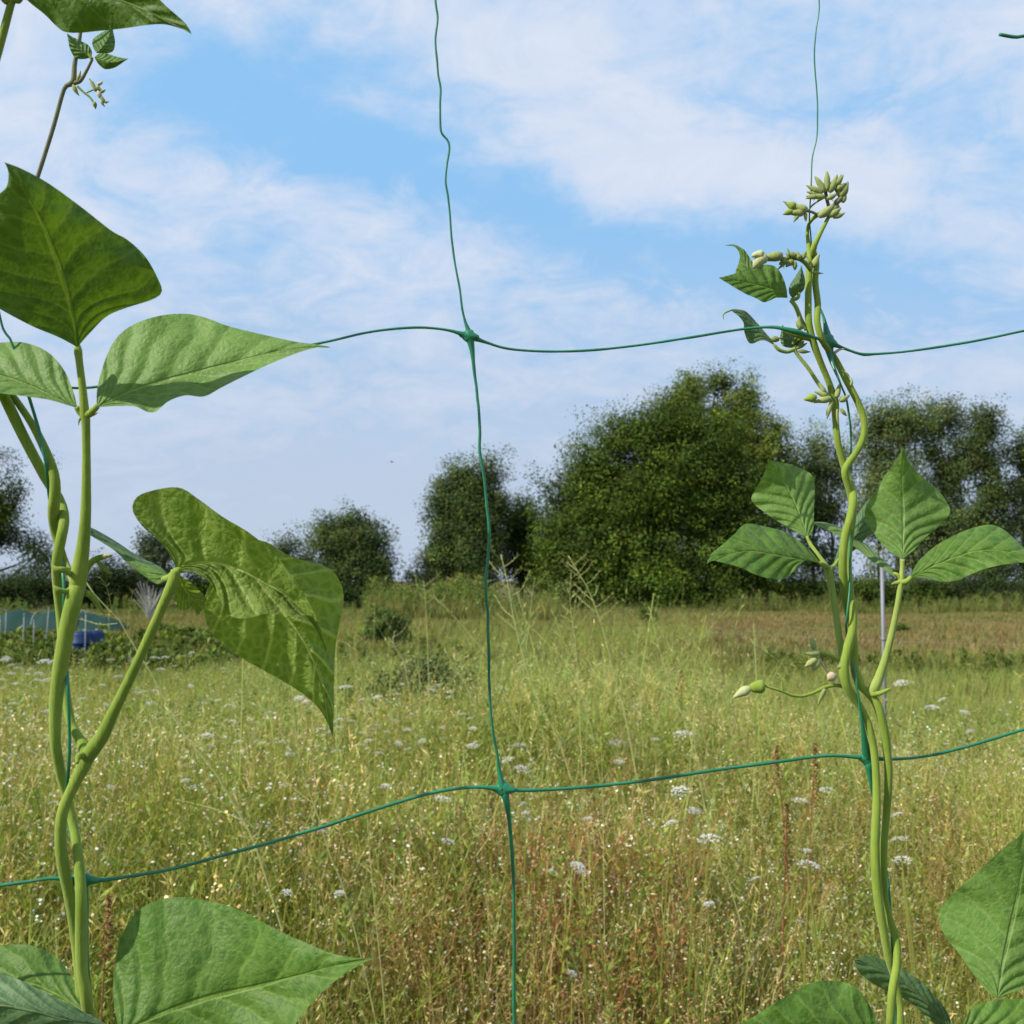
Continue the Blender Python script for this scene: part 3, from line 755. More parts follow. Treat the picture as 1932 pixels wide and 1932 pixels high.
stalk(ls, [(1562, 1072, d - .003, 7), (1554, 1066, d - .008, 6), (1546, 1062, d - .012, 4)], name='leaf_joint', n=10)
stalk(ls, [(1562, 1072, d - .003, 6), (1545, 1048, d + .002, 4), (1530, 1028, d + .008, 4), (1522, 1012, d + .010, 3)], name='leaf_joint', n=14)
stalk(ls, [(1562, 1072, d - .003, 6), (1572, 1070, d + .004, 5), (1582, 1055, d + .010, 3)], name='leaf_joint', n=10)
# vine 3: right leaf
ls = stalk(v3, [(1643, 1312, d - .002, 10), (1648, 1300, d - .003, 12), (1660, 1275, d - .004, 10), (1678, 1215, d - .006, 7.5), (1692, 1150, d - .008, 6.5), (1700, 1098, d - .009, 6.5), (1702, 1075, d - .009, 5), (1703, 1055, d - .009, 5)], 'stem_pale', n=60)
leaflet(ls, M['leaf_light'],
    [(1703, 1055), (1680, 1042), (1660, 1022), (1648, 1005), (1634, 985), (1632, 960), (1650, 930), (1668, 900), (1688, 872), (1700, 852), (1706, 843)],
    [(1703, 1055), (1722, 1040), (1745, 1015), (1775, 990), (1792, 968), (1788, 950), (1770, 925), (1745, 905), (1725, 885), (1712, 865), (1706, 843)],
    [(1703, 1055), (1704, 1010), (1704, 960), (1702, 920), (1702, 890), (1704, 865), (1706, 843)],
    d - .010, (0, 6, 9, 6, 0), (0, 3, 5, 0), (0, 3, 5, 0), 1.0, 0.7, 71)
leaflet(ls, M['leaf_mid'],
    [(1716, 1090), (1732, 1060), (1765, 1030), (1800, 1010), (1835, 996), (1870, 990), (1895, 1000), (1920, 1022), (1940, 1040), (1962, 1058)],
    [(1716, 1090), (1745, 1090), (1775, 1097), (1805, 1095), (1835, 1082), (1870, 1070), (1910, 1063), (1945, 1060), (1962, 1058)],
    [(1716, 1090), (1760, 1068), (1800, 1052), (1840, 1040), (1880, 1038), (1920, 1046), (1962, 1058)],
    d - .012, (0, -6, -10, -14), (0, 12, 16, 0), (0, -3, -5, 0), 0.8, 0.7, 72)
leaflet(ls, M['leaf_light'],
    [(1690, 1090), (1670, 1076), (1640, 1055), (1610, 1030), (1580, 1010), (1550, 995), (1520, 985)],
    [(1690, 1090), (1680, 1070), (1655, 1045), (1628, 1022), (1595, 1000), (1560, 986), (1520, 985)],
    [(1690, 1090), (1672, 1072), (1645, 1048), (1615, 1024), (1585, 1003), (1552, 990), (1520, 985)],
    d + .012, (-20, 2, 10, 16), (0, -4, -4, 0), (0, 10, 10, 0), 0.5, 0.5, 73)
stalk(ls, [(1700, 1098, d - .009, 6), (1710, 1097, d - .011, 6), (1720, 1088, d - .012, 4)], name='leaf_joint', n=10)
stalk(ls, [(1700, 1098, d - .009, 6), (1690, 1100, d - .009, 4), (1682, 1102, d - .010, 1)], name='stipule', n=8)
stalk(ls, [(1700, 1096, d - .009, 4), (1694, 1085, d - .009, 4), (1686, 1082, d - .008, 4)], name='leaf_joint', n=10)
# stipules at the lower node
stalk(v3, [(1645, 1310, d - .004, 7), (1660, 1308, d - .006, 5), (1674, 1302, d - .007, 4), (1682, 1300, d - .007, 1)], 'stem', 'stipule', 14)
stalk(v3, [(1630, 1300, d + .001, 6), (1622, 1280, d + .002, 6), (1616, 1255, d + .003, 3)], 'stem', 'stipule', 14)

# flower trusses (vine 4, left side)
ft = stalk(v4, [(1592, 1295, d - .006, 4.5), (1575, 1293, d - .007, 4), (1556, 1297, d - .008, 4), (1535, 1307, d - .009, 3.6), (1515, 1313, d - .010, 3.4), (1495, 1312, d - .011, 3.2), (1475, 1304, d - .012, 3), (1452, 1297, d - .013, 2.6), (1438, 1292, d - .013, 2.4)], 'stem', 'flower_stalk', 50, 8)
bud(ft, 1442, 1295, d - .013, 30, 13, 185, 'stem', 'bud', 0, 0.6, False)
bud(ft, 1416, 1299, d - .013, 36, 8, 200, 'petal', 'flower', 0.15, 0.8, False)
bud(ft, 1557, 1300, d - .009, 34, 5, 240, 'bud', 'bract', 0.1, 0.1, False)
bud(ft, 1477, 1305, d - .012, 18, 2.5, 98, 'stem', 'bract', 0.0, 0.1, False)
ft = stalk(v4, [(1588, 1255, d - .006, 5.5), (1578, 1243, d - .007, 4.5), (1562, 1235, d - .008, 4.4), (1545, 1231, d - .009, 4.2), (1535, 1231, d - .009, 4)], 'stem', 'flower_stalk', 30, 8)
bud(ft, 1546, 1232, d - .010, 28, 8, 178, 'bud', 'bud', 0, 0.3)
bud(ft, 1536, 1224, d - .010, 22, 6.5, 100, 'bud', 'bud', 0, 0.4, False)
bud(ft, 1540, 1243, d - .010, 26, 7, 215, 'bud', 'bud', 0, 0.3)
bud(ft, 1545, 1242, d - .009, 30, 8, 240, 'bud', 'bud', 0.1, 0.3, False)
stalk(ft, [(1550, 1250, d - .008, 3), (1558, 1264, d - .008, 2), (1566, 1274, d - .008, 2)], 'dry_petal', 'dry_thread', 12, 6)
bud(ft, 1560, 1278, d - .008, 20, 9, 10, 'dry_petal', 'flower', 0.0, 0.7, False)
bud(v4, 1586, 1262, d - .008, 16, 6, 100, 'bud', 'stipule', 0, 0.4, False)

# node and side shoots on vine 3, between y 620 and 780
ls = stalk(v3, [(1575, 765, d, 6), (1560, 745, d - .002, 5), (1545, 725, d - .003, 4.5), (1525, 695, d - .004, 4.2), (1504, 668, d - .004, 4), (1498, 655, d - .004, 4)], 'stem_pale', n=40)
leaflet(ls, M['leaf_blue'],
    [(1462, 652), (1440, 642), (1415, 648), (1404, 625), (1403, 610), (1395, 598), (1385, 590), (1378, 586), (1368, 590)],
    [(1462, 652), (1455, 640), (1442, 625), (1425, 605), (1408, 588), (1395, 584), (1385, 583), (1376, 585), (1368, 590)],
    [(1462, 652), (1445, 636), (1425, 620), (1410, 602), (1396, 590), (1382, 586), (1368, 590)],
    d - .006, (0, -2, -6), (0, -3, 0), (0, 5, 0), 0.5, 0.5, 81)
stalk(ls, [(1366, 603, d - .012, .6), (1364, 596, d - .012, 1.2), (1368, 590, d - .012, 2), (1380, 585, d - .011, 2)], name='tendril_tip', n=14, sides=6)
stalk(ls, [(1498, 660, d - .004, 4), (1485, 664, d - .005, 4), (1470, 660, d - .006, 4), (1460, 650, d - .006, 3)], name='leaf_joint', n=14)
small_leaf(ls, (1500, 656), (1476, 612), 15, d - .003, 'leaf_blue', 5, (0, 2, 4), 3, 82)
small_leaf(ls, (1500, 656), (1512, 622), 9, d - .006, 'leaf_mid', -3, (0, 2, 3), 3, 83)
bud(ls, 1470, 640, d - .004, 20, 6, 180, 'bud', 'bud', 0, 0.4, False)
stalk(ls, [(1484, 638, d - .004, 1.6), (1475, 638, d - .004, 1.6), (1468, 638, d - .004, 1.8)], 'stem_pale', 'bud_stalk', 8, 6)
for a, b_, an, ln in ((1500, 658, 20, 26), (1506, 662, -10, 24), (1496, 650, 60, 18), (1505, 656, 45, 20)):
    bud(ls, a, b_, d - .005, ln, 4, an, 'bud', 'bract', 0.1, 0.1, False)
stalk(v3, [(1530, 640, d - .006, 6), (1510, 634, d - .008, 6.5), (1490, 628, d - .008, 6), (1478, 620, d - .008, 4)], 'stem', 'side_shoot', 20, 10)
for a, b_, ln, w, an in ((1568, 752, 34, 7, 185), (1560, 748, 26, 6, 150), (1556, 742, 24, 5, 110), (1570, 758, 34, 5, 245), (1578, 750, 26, 6, 70), (1584, 756, 22, 6, 20), (1580, 772, 30, 3, 265), (1586, 770, 20, 4, 300)):
    bud(v3, a, b_, d - .004, ln, w, an, 'bud', 'stipule', 0.15, 0.2, False)
bud(v3, 1540, 749, d - .006, 24, 8, 192, 'stem', 'bud', 0.0, 0.4)
bud(v4, 1604, 728, d - .004, 16, 3, 50, 'bud', 'stipule', 0.6, 0.1, False)
bud(v4, 1588, 702, d - .004, 22, 2.5, 10, 'bud', 'stipule', -1.0, 0.1, False)
bud(v4, 1574, 668, d - .002, 22, 3, 60, 'dry_petal', 'stipule', -0.6, 0.1, False)
# leaf above the knot (vine 3)
ls = stalk(v3, [(1522, 622, d - .003, 5.5), (1512, 605, d - .004, 5), (1502, 580, d - .006, 4.8), (1492, 566, d - .007, 4.5)], 'stem_pale', n=24)
bud(v3, 1512, 622, d - .008, 26, 6, 120, 'bud', 'stipule', -0.4, 0.2, False)
bud(v3, 1516, 618, d - .008, 18, 6, 165, 'bud', 'stipule', -0.4, 0.2, False)
leaflet(ls, M['leaf_mid'],
    [(1486, 562), (1465, 562), (1450, 568), (1440, 570), (1425, 562), (1408, 555), (1390, 545), (1372, 534), (1356, 524)],
    [(1486, 562), (1484, 545), (1478, 525), (1468, 508), (1455, 500), (1430, 500), (1405, 508), (1380, 518), (1356, 524)],
    [(1486, 562), (1465, 550), (1440, 541), (1415, 535), (1390, 530), (1356, 524)],
    d - .008, (0, -4, -8), (0, -2, 0), (0, 6, 0), 0.6, 0.7, 84)
leaflet(ls, M['leaf_light'],
    [(1430, 540), (1400, 525), (1388, 515), (1392, 500), (1396, 485), (1392, 472), (1384, 465), (1366, 463)],
    [(1430, 540), (1432, 515), (1420, 495), (1412, 482), (1405, 472), (1396, 466), (1384, 461), (1366, 463)],
    [(1430, 540), (1415, 515), (1405, 495), (1400, 478), (1388, 466), (1366, 463)],
    d + .002, (0, 2, 4), (0, 1, 0), (0, 2, 0), 0.3, 0.3, 85)
small_leaf(ls, (1492, 560), (1512, 500), 14, d - .004, 'leaf_blue', -6, (0, 3, 6), 4, 86)
small_leaf(ls, (1494, 562), (1520, 532), 8, d - .008, 'leaf_mid', 6, (0, -1, -2), 3, 87)
stalk(ls, [(1492, 566, d - .007, 4.5), (1505, 562, d - .008, 4), (1508, 552, d - .008, 3)], name='leaf_joint', n=10)
# flower spike pointing left (vine 4) at y 490
ft = stalk(v4, [(1530, 510, d - .006, 5), (1518, 495, d - .009, 5), (1505, 488, d - .010, 4.5), (1490, 488, d - .011, 4.5), (1470, 488, d - .012, 4.5)], 'stem', 'flower_stalk', 24, 8)
bud(ft, 1476, 482, d - .014, 44, 9, 186, 'bud', 'bud', 0.1, 0.7, False)
bud(ft, 1446, 484, d - .016, 32, 11, 200, 'petal', 'flower', 0.4, 0.7, False)
bud(ft, 1440, 481, d - .017, 22, 8, 165, 'petal', 'flower', 0.4, 0.7, False)
for a, b_, ln, w, an in ((1484, 492, 16, 6, 200), (1488, 486, 18, 4, 92), (1496, 492, 18, 6, 215), (1502, 484, 16, 6, 150), (1508, 490, 16, 6, 100), (1514, 488, 16, 5, 60), (1500, 494, 16, 5, 265), (1482, 496, 20, 3, 215)):
    bud(ft, a, b_, d - .012, ln, w, an, 'bud', 'bud', 0.1, 0.3)
bud(v4, 1530, 514, d - .008, 24, 3, -5, 'bud', 'stipule', 0, 0.1, False)
bud(v4, 1536, 505, d - .006, 28, 7, 80, 'bud', 'stipule', -0.2, 0.3, False)
bud(v4, 1528, 500, d - .007, 20, 4, 120, 'bud', 'stipule', -0.2, 0.3, False)
# knobbly growing tip
tip = stalk(v3, [(1546, 405, d, 6), (1556, 400, d - .001, 8), (1570, 395, d - .002, 8), (1582, 388, d - .002, 5)], 'bud', 'growing_tip', 20, 10)
for a, b_, ln, w, an, mt in ((1545, 408, 40, 8, 28, 'bud'), (1562, 408, 30, 7, 22, 'bud'), (1572, 410, 24, 5, 10, 'bud'), (1575, 384, 30, 6, 35, 'stem_purple'), (1588, 375, 36, 6, 110, 'bud'), (1584, 372, 34, 8, 50, 'bud'), (1590, 382, 26, 5, 70, 'bud')):
    bud(tip, a, b_, d - .003, ln, w, an, mt, 'bud', 0.2, 0.2, False)
stalk(tip, [(1566, 398, d - .001, 4), (1561, 380, d - .001, 4), (1558, 365, d - .001, 4), (1556, 352, d - .001, 4)], 'stem_purple', 'flower_stalk', 16, 8)
for a, b_, ln, w, an in ((1556, 372, 36, 6, 172), (1550, 366, 34, 6, 145), (1555, 362, 34, 7, 115), (1560, 360, 38, 7, 85), (1565, 362, 36, 7, 60), (1575, 350, 26, 6, 45), (1545, 370, 26, 5, 185), (1560, 375, 24, 5, 20), (1578, 358, 22, 6, 30), (1540, 368, 20, 4, 155), (1580, 342, 16, 2.5, 55)):
    bud(tip, a, b_, d - .004, ln, w, an, 'bud', 'bud', 0.1, 0.2, True)
ft = stalk(tip, [(1548, 408, d, 3.5), (1532, 400, d - .002, 3.2), (1522, 398, d - .003, 3.2), (1514, 396, d - .003, 4)], 'stem_purple', 'flower_stalk', 16, 8)
stalk(tip, [(1524, 398, d - .002, 2), (1532, 388, d - .002, 2), (1546, 378, d - .002, 2), (1558, 372, d - .002, 2)], 'stem_purple', 'flower_stalk', 14, 8)
for a, b_, ln, w, an, mt in ((1522, 398, 34, 9, 155, 'bud'), (1516, 402, 30, 8, 172, 'bud'), (1502, 392, 22, 8, 150, 'stem'), (1498, 398, 22, 6, 190, 'stem'), (1510, 402, 22, 4, 225, 'bud'), (1494, 390, 20, 3, 140, 'bud'), (1520, 402, 16, 4, 265, 'bud')):
    bud(ft, a, b_, d - .004, ln, w, an, mt, 'bud', 0.15, 0.3, False)

# --- bottom right leaves
ls = stalk(v4, [(1710, 2500, d, 8), (1760, 2250, d - .02, 8), (1830, 2050, d - .03, 8), (1872, 1960, d - .035, 8), (1885, 1905, d - .036, 8)], n=30)
leaflet(ls, M['leaf_light'],
    [(1882, 1885), (1860, 1868), (1838, 1840), (1810, 1800), (1782, 1765), (1770, 1730), (1780, 1705), (1810, 1675), (1850, 1640), (1890, 1602), (1920, 1580), (1950, 1540)],
    [(1882, 1885), (1920, 1870), (1970, 1840), (2020, 1800), (2060, 1740), (2040, 1670), (2000, 1610), (1950, 1540)],
    [(1882, 1885), (1890, 1830), (1905, 1760), (1920, 1690), (1935, 1610), (1950, 1540)],
    d - .036, (0, 6, 10, 6, 0), (0, 5, 8, 2, 0), (0, 3, 6, 0), 1.0, 0.9, 91)
leaflet(ls, M['leaf_mid'],
    [(1812, 1945), (1822, 1920), (1840, 1898), (1870, 1888), (1910, 1885), (1960, 1890), (2030, 1930)],
    [(1812, 1945), (1860, 1985), (1930, 2010), (1990, 1990), (2030, 1930)],
    [(1812, 1945), (1870, 1940), (1930, 1936), (1985, 1932), (2030, 1930)],
    d - .045, (0, -4, -6), (0, 10, 0), (0, -4, 0), 0.8, 0.8, 92)
ls = stalk(v3, [(1695, 2500, d, 8), (1680, 2250, d - .01, 8), (1668, 2060, d - .02, 8), (1660, 1980, d - .025, 8)], n=30)
leaflet(ls, M['leaf_mid'],
    [(1658, 1965), (1655, 1930), (1640, 1895), (1618, 1865), (1590, 1853), (1540, 1852), (1500, 1870), (1450, 1900), (1410, 1925), (1340, 1960)],
    [(1658, 1965), (1610, 2010), (1540, 2030), (1460, 2010), (1400, 1985), (1340, 1960)],
    [(1658, 1965), (1600, 1940), (1530, 1935), (1460, 1942), (1400, 1950), (1340, 1960)],
    d - .030, (0, -6, -12), (0, 12, 4, 0), (0, -6, 0), 0.9, 1.0, 93)
ls = stalk(v4, [(1706, 2400, d, 8), (1740, 2200, d + .01, 7), (1775, 2050, d + .015, 7), (1800, 1965, d + .018, 6)], n=30)
leaflet(ls, M['leaf_blue'],
    [(1800, 1960), (1755, 1925), (1715, 1890), (1670, 1868), (1638, 1850), (1618, 1830), (1612, 1812)],
    [(1800, 1960), (1790, 1915), (1765, 1880), (1735, 1850), (1700, 1828), (1665, 1810), (1635, 1802), (1612, 1812)],
    [(1800, 1960), (1770, 1915), (1730, 1875), (1690, 1848), (1650, 1826), (1612, 1812)],
    d + .016, (0, -2, -4), (0, 6, 0), (0, 3, 0), 0.8, 0.7, 94)

#==GROUND==
m, g = new_mat('field_ground')
tcn = g.n('ShaderNodeTexCoord')
s = g.n('ShaderNodeSeparateXYZ'); g.link(tcn.outputs['Object'], s.inputs[0])
nA = g.noise(tcn.outputs['Object'], 0.22, 5, 0.6)
nB = g.noise(tcn.outputs['Object'], 2.2, 6, 0.65)
nC = g.noise(tcn.outputs['Object'], 18.0, 5, 0.65)
yw = g.m('ADD', s.outputs[1], g.m('MULTIPLY', g.m('SUBTRACT', nA, 0.5), 16.0))
brown = g.m('MULTIPLY', g.m('MULTIPLY', g.m('ADD', 0.35, g.m('MULTIPLY', g.ramp(s.outputs[0], -1.0, 6.0), 0.65)), g.ramp(yw, 17.0, 24.0)), g.m('SUBTRACT', 1.0, g.ramp(yw, 38.0, 50.0)))
green = g.mix(nB, (0.090, 0.100, 0.024), (0.155, 0.150, 0.046))
brn = g.mix(nB, (0.128, 0.104, 0.046), (0.190, 0.158, 0.070))
c = g.mix(g.m('MULTIPLY', brown, g.ramp(nB, 0.2, 0.62)), green, brn)
c = g.mix(g.m('MULTIPLY', nC, 0.55), c, (0.09, 0.075, 0.035))
bp = g.n('ShaderNodeBump'); bp.inputs['Strength'].default_value = 0.7; bp.inputs['Distance'].default_value = 0.06
g.link(nC, bp.inputs['Height'])
p = principled(g, c, 0.9, 0.1, bp.outputs[0]); out(g, p.outputs[0])
# one sheet to the horizon, gently uneven nearby
xs = np.concatenate([[-1500, -600, -200], np.linspace(-80, 80, 81), [200, 600, 1500]])
ys = np.concatenate([[-200, -40, -10], np.linspace(0, 120, 61), [200, 600, 1500]])
GX, GY = np.meshgrid(xs, ys)
fade = np.clip((GY - 6) / 10, 0, 1) * np.clip((200 - GY) / 80, 0, 1) * (np.abs(GX) < 100)
GZ = (vnoise(GX * 0.12 + 5, GY * 0.12) - 0.5) * 0.22 * fade
nx = len(xs)
V = np.stack([GX.ravel(), GY.ravel(), GZ.ravel()], 1)
i = np.arange(len(ys) - 1)[:, None] * nx; j = np.arange(nx - 1)[None, :]
Fc = np.stack([i + j, i + j + 1, i + nx + j + 1, i + nx + j], -1).reshape(-1, 4)
gr = mesh_obj('ground', V, Fc, m); tag(gr, 'mown field with brown dry patches', None, None, 'structure')
def gz(x, y):
    fd = np.clip((y - 6) / 10, 0, 1) * np.clip((200 - y) / 80, 0, 1)
    return (vnoise(np.asarray(x) * 0.12 + 5, np.asarray(y) * 0.12) - 0.5) * 0.22 * fd

#==MEADOW TEMPLATES==
class T:
    """collects ribbons as quads with per-vertex colour"""
    def __init__(s): s.v = []; s.f = []; s.c = []; s.n = 0
    def ribbon(s, pts, w, c0, c1=None, az=None):
        pts = np.asarray(pts, float); n = len(pts)
        w = np.broadcast_to(np.asarray(w, float), (n,))
        az = random.random() * math.pi if az is None else az
        side = np.array([math.cos(az), math.sin(az), 0.0])
        c0 = np.asarray(c0); c1 = c0 if c1 is None else np.asarray(c1)
        for i in range(n):
            s.v += [pts[i] - side * w[i] / 2, pts[i] + side * w[i] / 2]
            cc = c0 + (c1 - c0) * i / max(1, n - 1)
            s.c += [cc, cc]
        for i in range(n - 1):
            b = s.n + 2 * i
            s.f.append((b, b + 1, b + 3, b + 2))
        s.n += 2 * n
    def leaf(s, p, dirv, ln, w, c):
        """rhombus leaf"""
        p = np.asarray(p, float); dv = np.asarray(dirv, float); dv /= np.linalg.norm(dv) + 1e-9
        r = np.random.default_rng(int(s.n * 7 + 13)).normal(size=3)
        sd = np.cross(dv, r); sd /= np.linalg.norm(sd) + 1e-9
        s.v += [p, p + dv * ln * .45 + sd * w / 2, p + dv * ln, p + dv * ln * .45 - sd * w / 2]
        s.c += [np.asarray(c)] * 4
        s.f.append((s.n, s.n + 1, s.n + 2, s.n + 3)); s.n += 4
    def dot(s, p, r, c):
        """tiny flower or seed: two crossed quads"""
        p = np.asarray(p, float)
        for k in range(2):
            a = np.random.default_rng(int(s.n + k * 3)).normal(size=3); a /= np.linalg.norm(a)
            b = np.cross(a, [0.3, 0.2, 0.9]); b /= np.linalg.norm(b) + 1e-9
            s.v += [p - a * r, p + b * r, p + a * r, p - b * r]
            s.c += [np.asarray(c)] * 4
            s.f.append((s.n, s.n + 1, s.n + 2, s.n + 3)); s.n += 4
    def arr(s):
        return np.array(s.v, float), np.array(s.f, int), np.array(s.c, float)

rv = lambda a, b: random.uniform(a, b)
GREEN = np.array([0.205, 0.255, 0.048]); YGREEN = np.array([0.330, 0.330, 0.080]); DGREEN = np.array([0.085, 0.125, 0.025])
TAN = np.array([0.420, 0.320, 0.135]); RUST = np.array([0.330, 0.150, 0.060]); STRAW = np.array([0.50, 0.42, 0.19]); WHITE = np.array([0.72, 0.70, 0.62]); CREAM = np.array([0.62, 0.53, 0.33])
GREY = np.array([0.30, 0.33, 0.14])

def curve_up(h, lean, az, n=5, bow=1.0, x0=0, y0=0):
    t = np.linspace(0, 1, n)
    r = lean * t ** (1 + bow)
    return np.stack([x0 + r * math.cos(az), y0 + r * math.sin(az), h * t - 0.25 * lean * t ** 3], 1)

def tmpl_grass(nb, hmin, hmax, w, c0, c1, seg=5):
    t = T()
    for _ in range(nb):
        az = rv(0, 6.28); h = rv(hmin, hmax)
        pts = curve_up(h, rv(0.1, 0.5) * h, az, seg, rv(0.5, 1.5), rv(-.05, .05), rv(-.05, .05))
        wd = w * np.linspace(1, 0.12, seg) * rv(0.7, 1.3)
        k = rv(0.75, 1.25)
        t.ribbon(pts, wd, c0 * k * 0.9, c1 * k)
    return t.arr()

def tmpl_culm(nc, h, c, ch, w=0.0022, panicle=14, pr=0.004, lean=(0.05, 0.3)):
    t = T()
    for _ in range(nc):
        az = rv(0, 6.28); hh = h * rv(0.75, 1.15)
        pts = curve_up(hh, rv(*lean) * hh, az, 6, 0.6, rv(-.06, .06), rv(-.06, .06))
        t.ribbon(pts, w * np.linspace(1.2, 0.6, 6), c * 0.9, c)
        for k in range(panicle):
            q = rv(0.72, 1.0); p = pts[0] * 0 + np.array([np.interp(q, np.linspace(0, 1, 6), pts[:, a]) for a in range(3)])
            dv = np.array([rv(-1, 1), rv(-1, 1), rv(0.2, 1.4)])
            t.leaf(p, dv, rv(0.015, 0.035), pr, ch * rv(0.75, 1.25))
    return t.arr()

def tmpl_herb(h, nl, nbr, ndot, cl, cs, cd, dr=0.0042, lw=0.005, ll=0.04):
    """upright herb: stem, narrow leaves, branched top with tiny heads"""
    t = T()
    az = rv(0, 6.28)
    pts = curve_up(h, rv(0.02, 0.22) * h, az, 7, 1.0)
    t.ribbon(pts, 0.0035 * np.linspace(1.2, 0.5, 7), cs * 0.9, cs)
    at = lambda q: np.array([np.interp(q, np.linspace(0, 1, 7), pts[:, a]) for a in range(3)])
    for k in range(nl):
        q = rv(0.12, 0.92); a = rv(0, 6.28)
        t.leaf(at(q), (math.cos(a), math.sin(a), rv(0.2, 1.4)), ll * rv(0.6, 1.4) * (1.15 - q * 0.5), lw * rv(0.7, 1.3), cl * rv(0.7, 1.3))
    for k in range(nbr):
        q = rv(0.5, 0.97); a = rv(0, 6.28); L = h * rv(0.10, 0.26)
        p0 = at(q); p1 = p0 + np.array([math.cos(a) * L * 0.45, math.sin(a) * L * 0.45, L * 0.75])
        pm = (p0 + p1) / 2 + np.array([math.cos(a), math.sin(a), -0.3]) * L * 0.12
        t.ribbon([p0, pm, p1], 0.0022, cs, cs)
        for m_ in range(max(1, ndot // nbr)):
            e = p1 + np.array([rv(-1, 1), rv(-1, 1), rv(-1.2, 0.8)]) * L * 0.22
            t.dot(e, dr * rv(0.6, 1.3), cd[random.randrange(len(cd))] * rv(0.8, 1.1))
        t.leaf(pm, (math.cos(a), math.sin(a), 0.6), ll * 0.5, lw * 0.6, cl * rv(0.8, 1.3))
    return t.arr()

G_TALL = [tmpl_grass(9, 0.35, 0.85, 0.0055, GREEN, YGREEN) for _ in range(6)] + [tmpl_grass(8, 0.3, 0.7, 0.005, GREY, GREEN) for _ in range(3)]
G_DRY = [tmpl_grass(8, 0.3, 0.75, 0.0042, TAN * 0.8, STRAW) for _ in range(4)]
CULM = [tmpl_culm(4, 0.85, YGREEN, STRAW) for _ in range(4)] + [tmpl_culm(4, 0.8, STRAW * 0.9, TAN) for _ in range(3)]
HERB_W = [tmpl_herb(0.78, 26, 9, 30, GREEN, YGREEN * 0.9, [WHITE, WHITE, CREAM], 0.0040) for _ in range(6)]
HERB_G = [tmpl_herb(0.75, 46, 8, 8, GREEN * 1.05, GREEN, [YGREEN, CREAM], 0.0035, 0.009, 0.05) for _ in range(6)]
HERB_D = [tmpl_herb(0.62, 44, 5, 4, DGREEN, DGREEN, [DGREEN], 0.0035, 0.016, 0.06) for _ in range(4)]
HERB_T = [tmpl_herb(0.72, 16, 11, 40, TAN, TAN * 0.9, [CREAM, TAN, CREAM], 0.0036) for _ in range(5)]
HERB_R = [tmpl_herb(0.70, 16, 9, 44, RUST, RUST * 0.8, [RUST, RUST * 1.2, TAN], 0.0042) for _ in range(4)]
G_LOW = [tmpl_grass(14, 0.10, 0.32, 0.007, GREEN * 0.75, GREEN, 4) for _ in range(4)]
# coarser versions for farther away
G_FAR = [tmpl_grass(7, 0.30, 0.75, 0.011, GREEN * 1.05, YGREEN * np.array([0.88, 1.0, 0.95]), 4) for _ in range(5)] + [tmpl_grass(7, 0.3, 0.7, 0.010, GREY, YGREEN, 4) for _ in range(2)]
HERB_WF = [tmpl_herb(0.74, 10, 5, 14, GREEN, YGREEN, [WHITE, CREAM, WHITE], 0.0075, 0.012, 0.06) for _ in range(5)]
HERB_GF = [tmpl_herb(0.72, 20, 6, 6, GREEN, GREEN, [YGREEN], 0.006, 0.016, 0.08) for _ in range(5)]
HERB_TF = [tmpl_herb(0.72, 9, 6, 14, TAN, TAN, [CREAM, TAN], 0.0065, 0.010, 0.05) for _ in range(4)]
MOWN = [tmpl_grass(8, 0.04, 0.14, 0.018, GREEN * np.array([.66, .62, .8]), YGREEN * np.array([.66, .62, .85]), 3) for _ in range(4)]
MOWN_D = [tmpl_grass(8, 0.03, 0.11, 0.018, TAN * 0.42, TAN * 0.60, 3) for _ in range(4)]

def scatter(groups):
    """groups: list of (templates, x, y, scale, colour multiplier (n,3)); returns merged arrays"""
    VV = []; FF = []; CC = []; off = 0
    for tm, x, y, sc, cm in groups:
        n = len(x)
        if n == 0: continue
        which = rng.integers(0, len(tm), n)
        yaw = rng.random(n) * 2 * np.pi
        lx = rng.normal(0.05, 0.10, n); ly = rng.normal(0, 0.10, n)
        zg = gz(x, y)
        for k, (v, f, c) in enumerate(tm):
            idx = np.where(which == k)[0]
            if len(idx) == 0: continue
            s_ = sc[idx][:, None]
            ca = np.cos(yaw[idx])[:, None]; sa = np.sin(yaw[idx])[:, None]
            vx = v[None, :, 0] * ca - v[None, :, 1] * sa; vy = v[None, :, 0] * sa + v[None, :, 1] * ca
            vz = v[None, :, 2] * np.ones_like(ca)
            X_ = (vx + vz * lx[idx][:, None]) * s_ + x[idx][:, None]
            Y_ = (vy + vz * ly[idx][:, None]) * s_ + y[idx][:, None]
            Z_ = vz * s_ + zg[idx][:, None] - 0.01
            VV.append(np.stack([X_, Y_, Z_], -1).reshape(-1, 3).astype(np.float32))
            CC.append((c[None] * cm[idx][:, None, :]).reshape(-1, 3).astype(np.float32))
            nv = len(v)
            FF.append((f[None] + (np.arange(len(idx)) * nv)[:, None, None] + off).reshape(-1, 4).astype(np.int32))
            off += len(idx) * nv
    return np.vstack(VV), np.vstack(FF), np.vstack(CC)

def wedge(n, y0, y1, half=0.53, pad=0.6):
    """uniform points over the ground the view can cover, plus a margin for a step aside"""
    u_ = rng.random(n)
    y = np.sqrt(y0 ** 2 + u_ * (y1 ** 2 - y0 ** 2))
    x = (rng.random(n) * 2 - 1) * (half * y + pad)
    return x, y

MEADOW_GAIN = 1.15
def cvar(n, amt=0.18, warm=0.08):
    b = 1 + rng.normal(0, amt, n)
    w = rng.normal(0, warm, n)
    return np.clip(np.stack([b * (1 + w), b, b * (1 - w)], 1), 0.35, 1.9) * MEADOW_GAIN

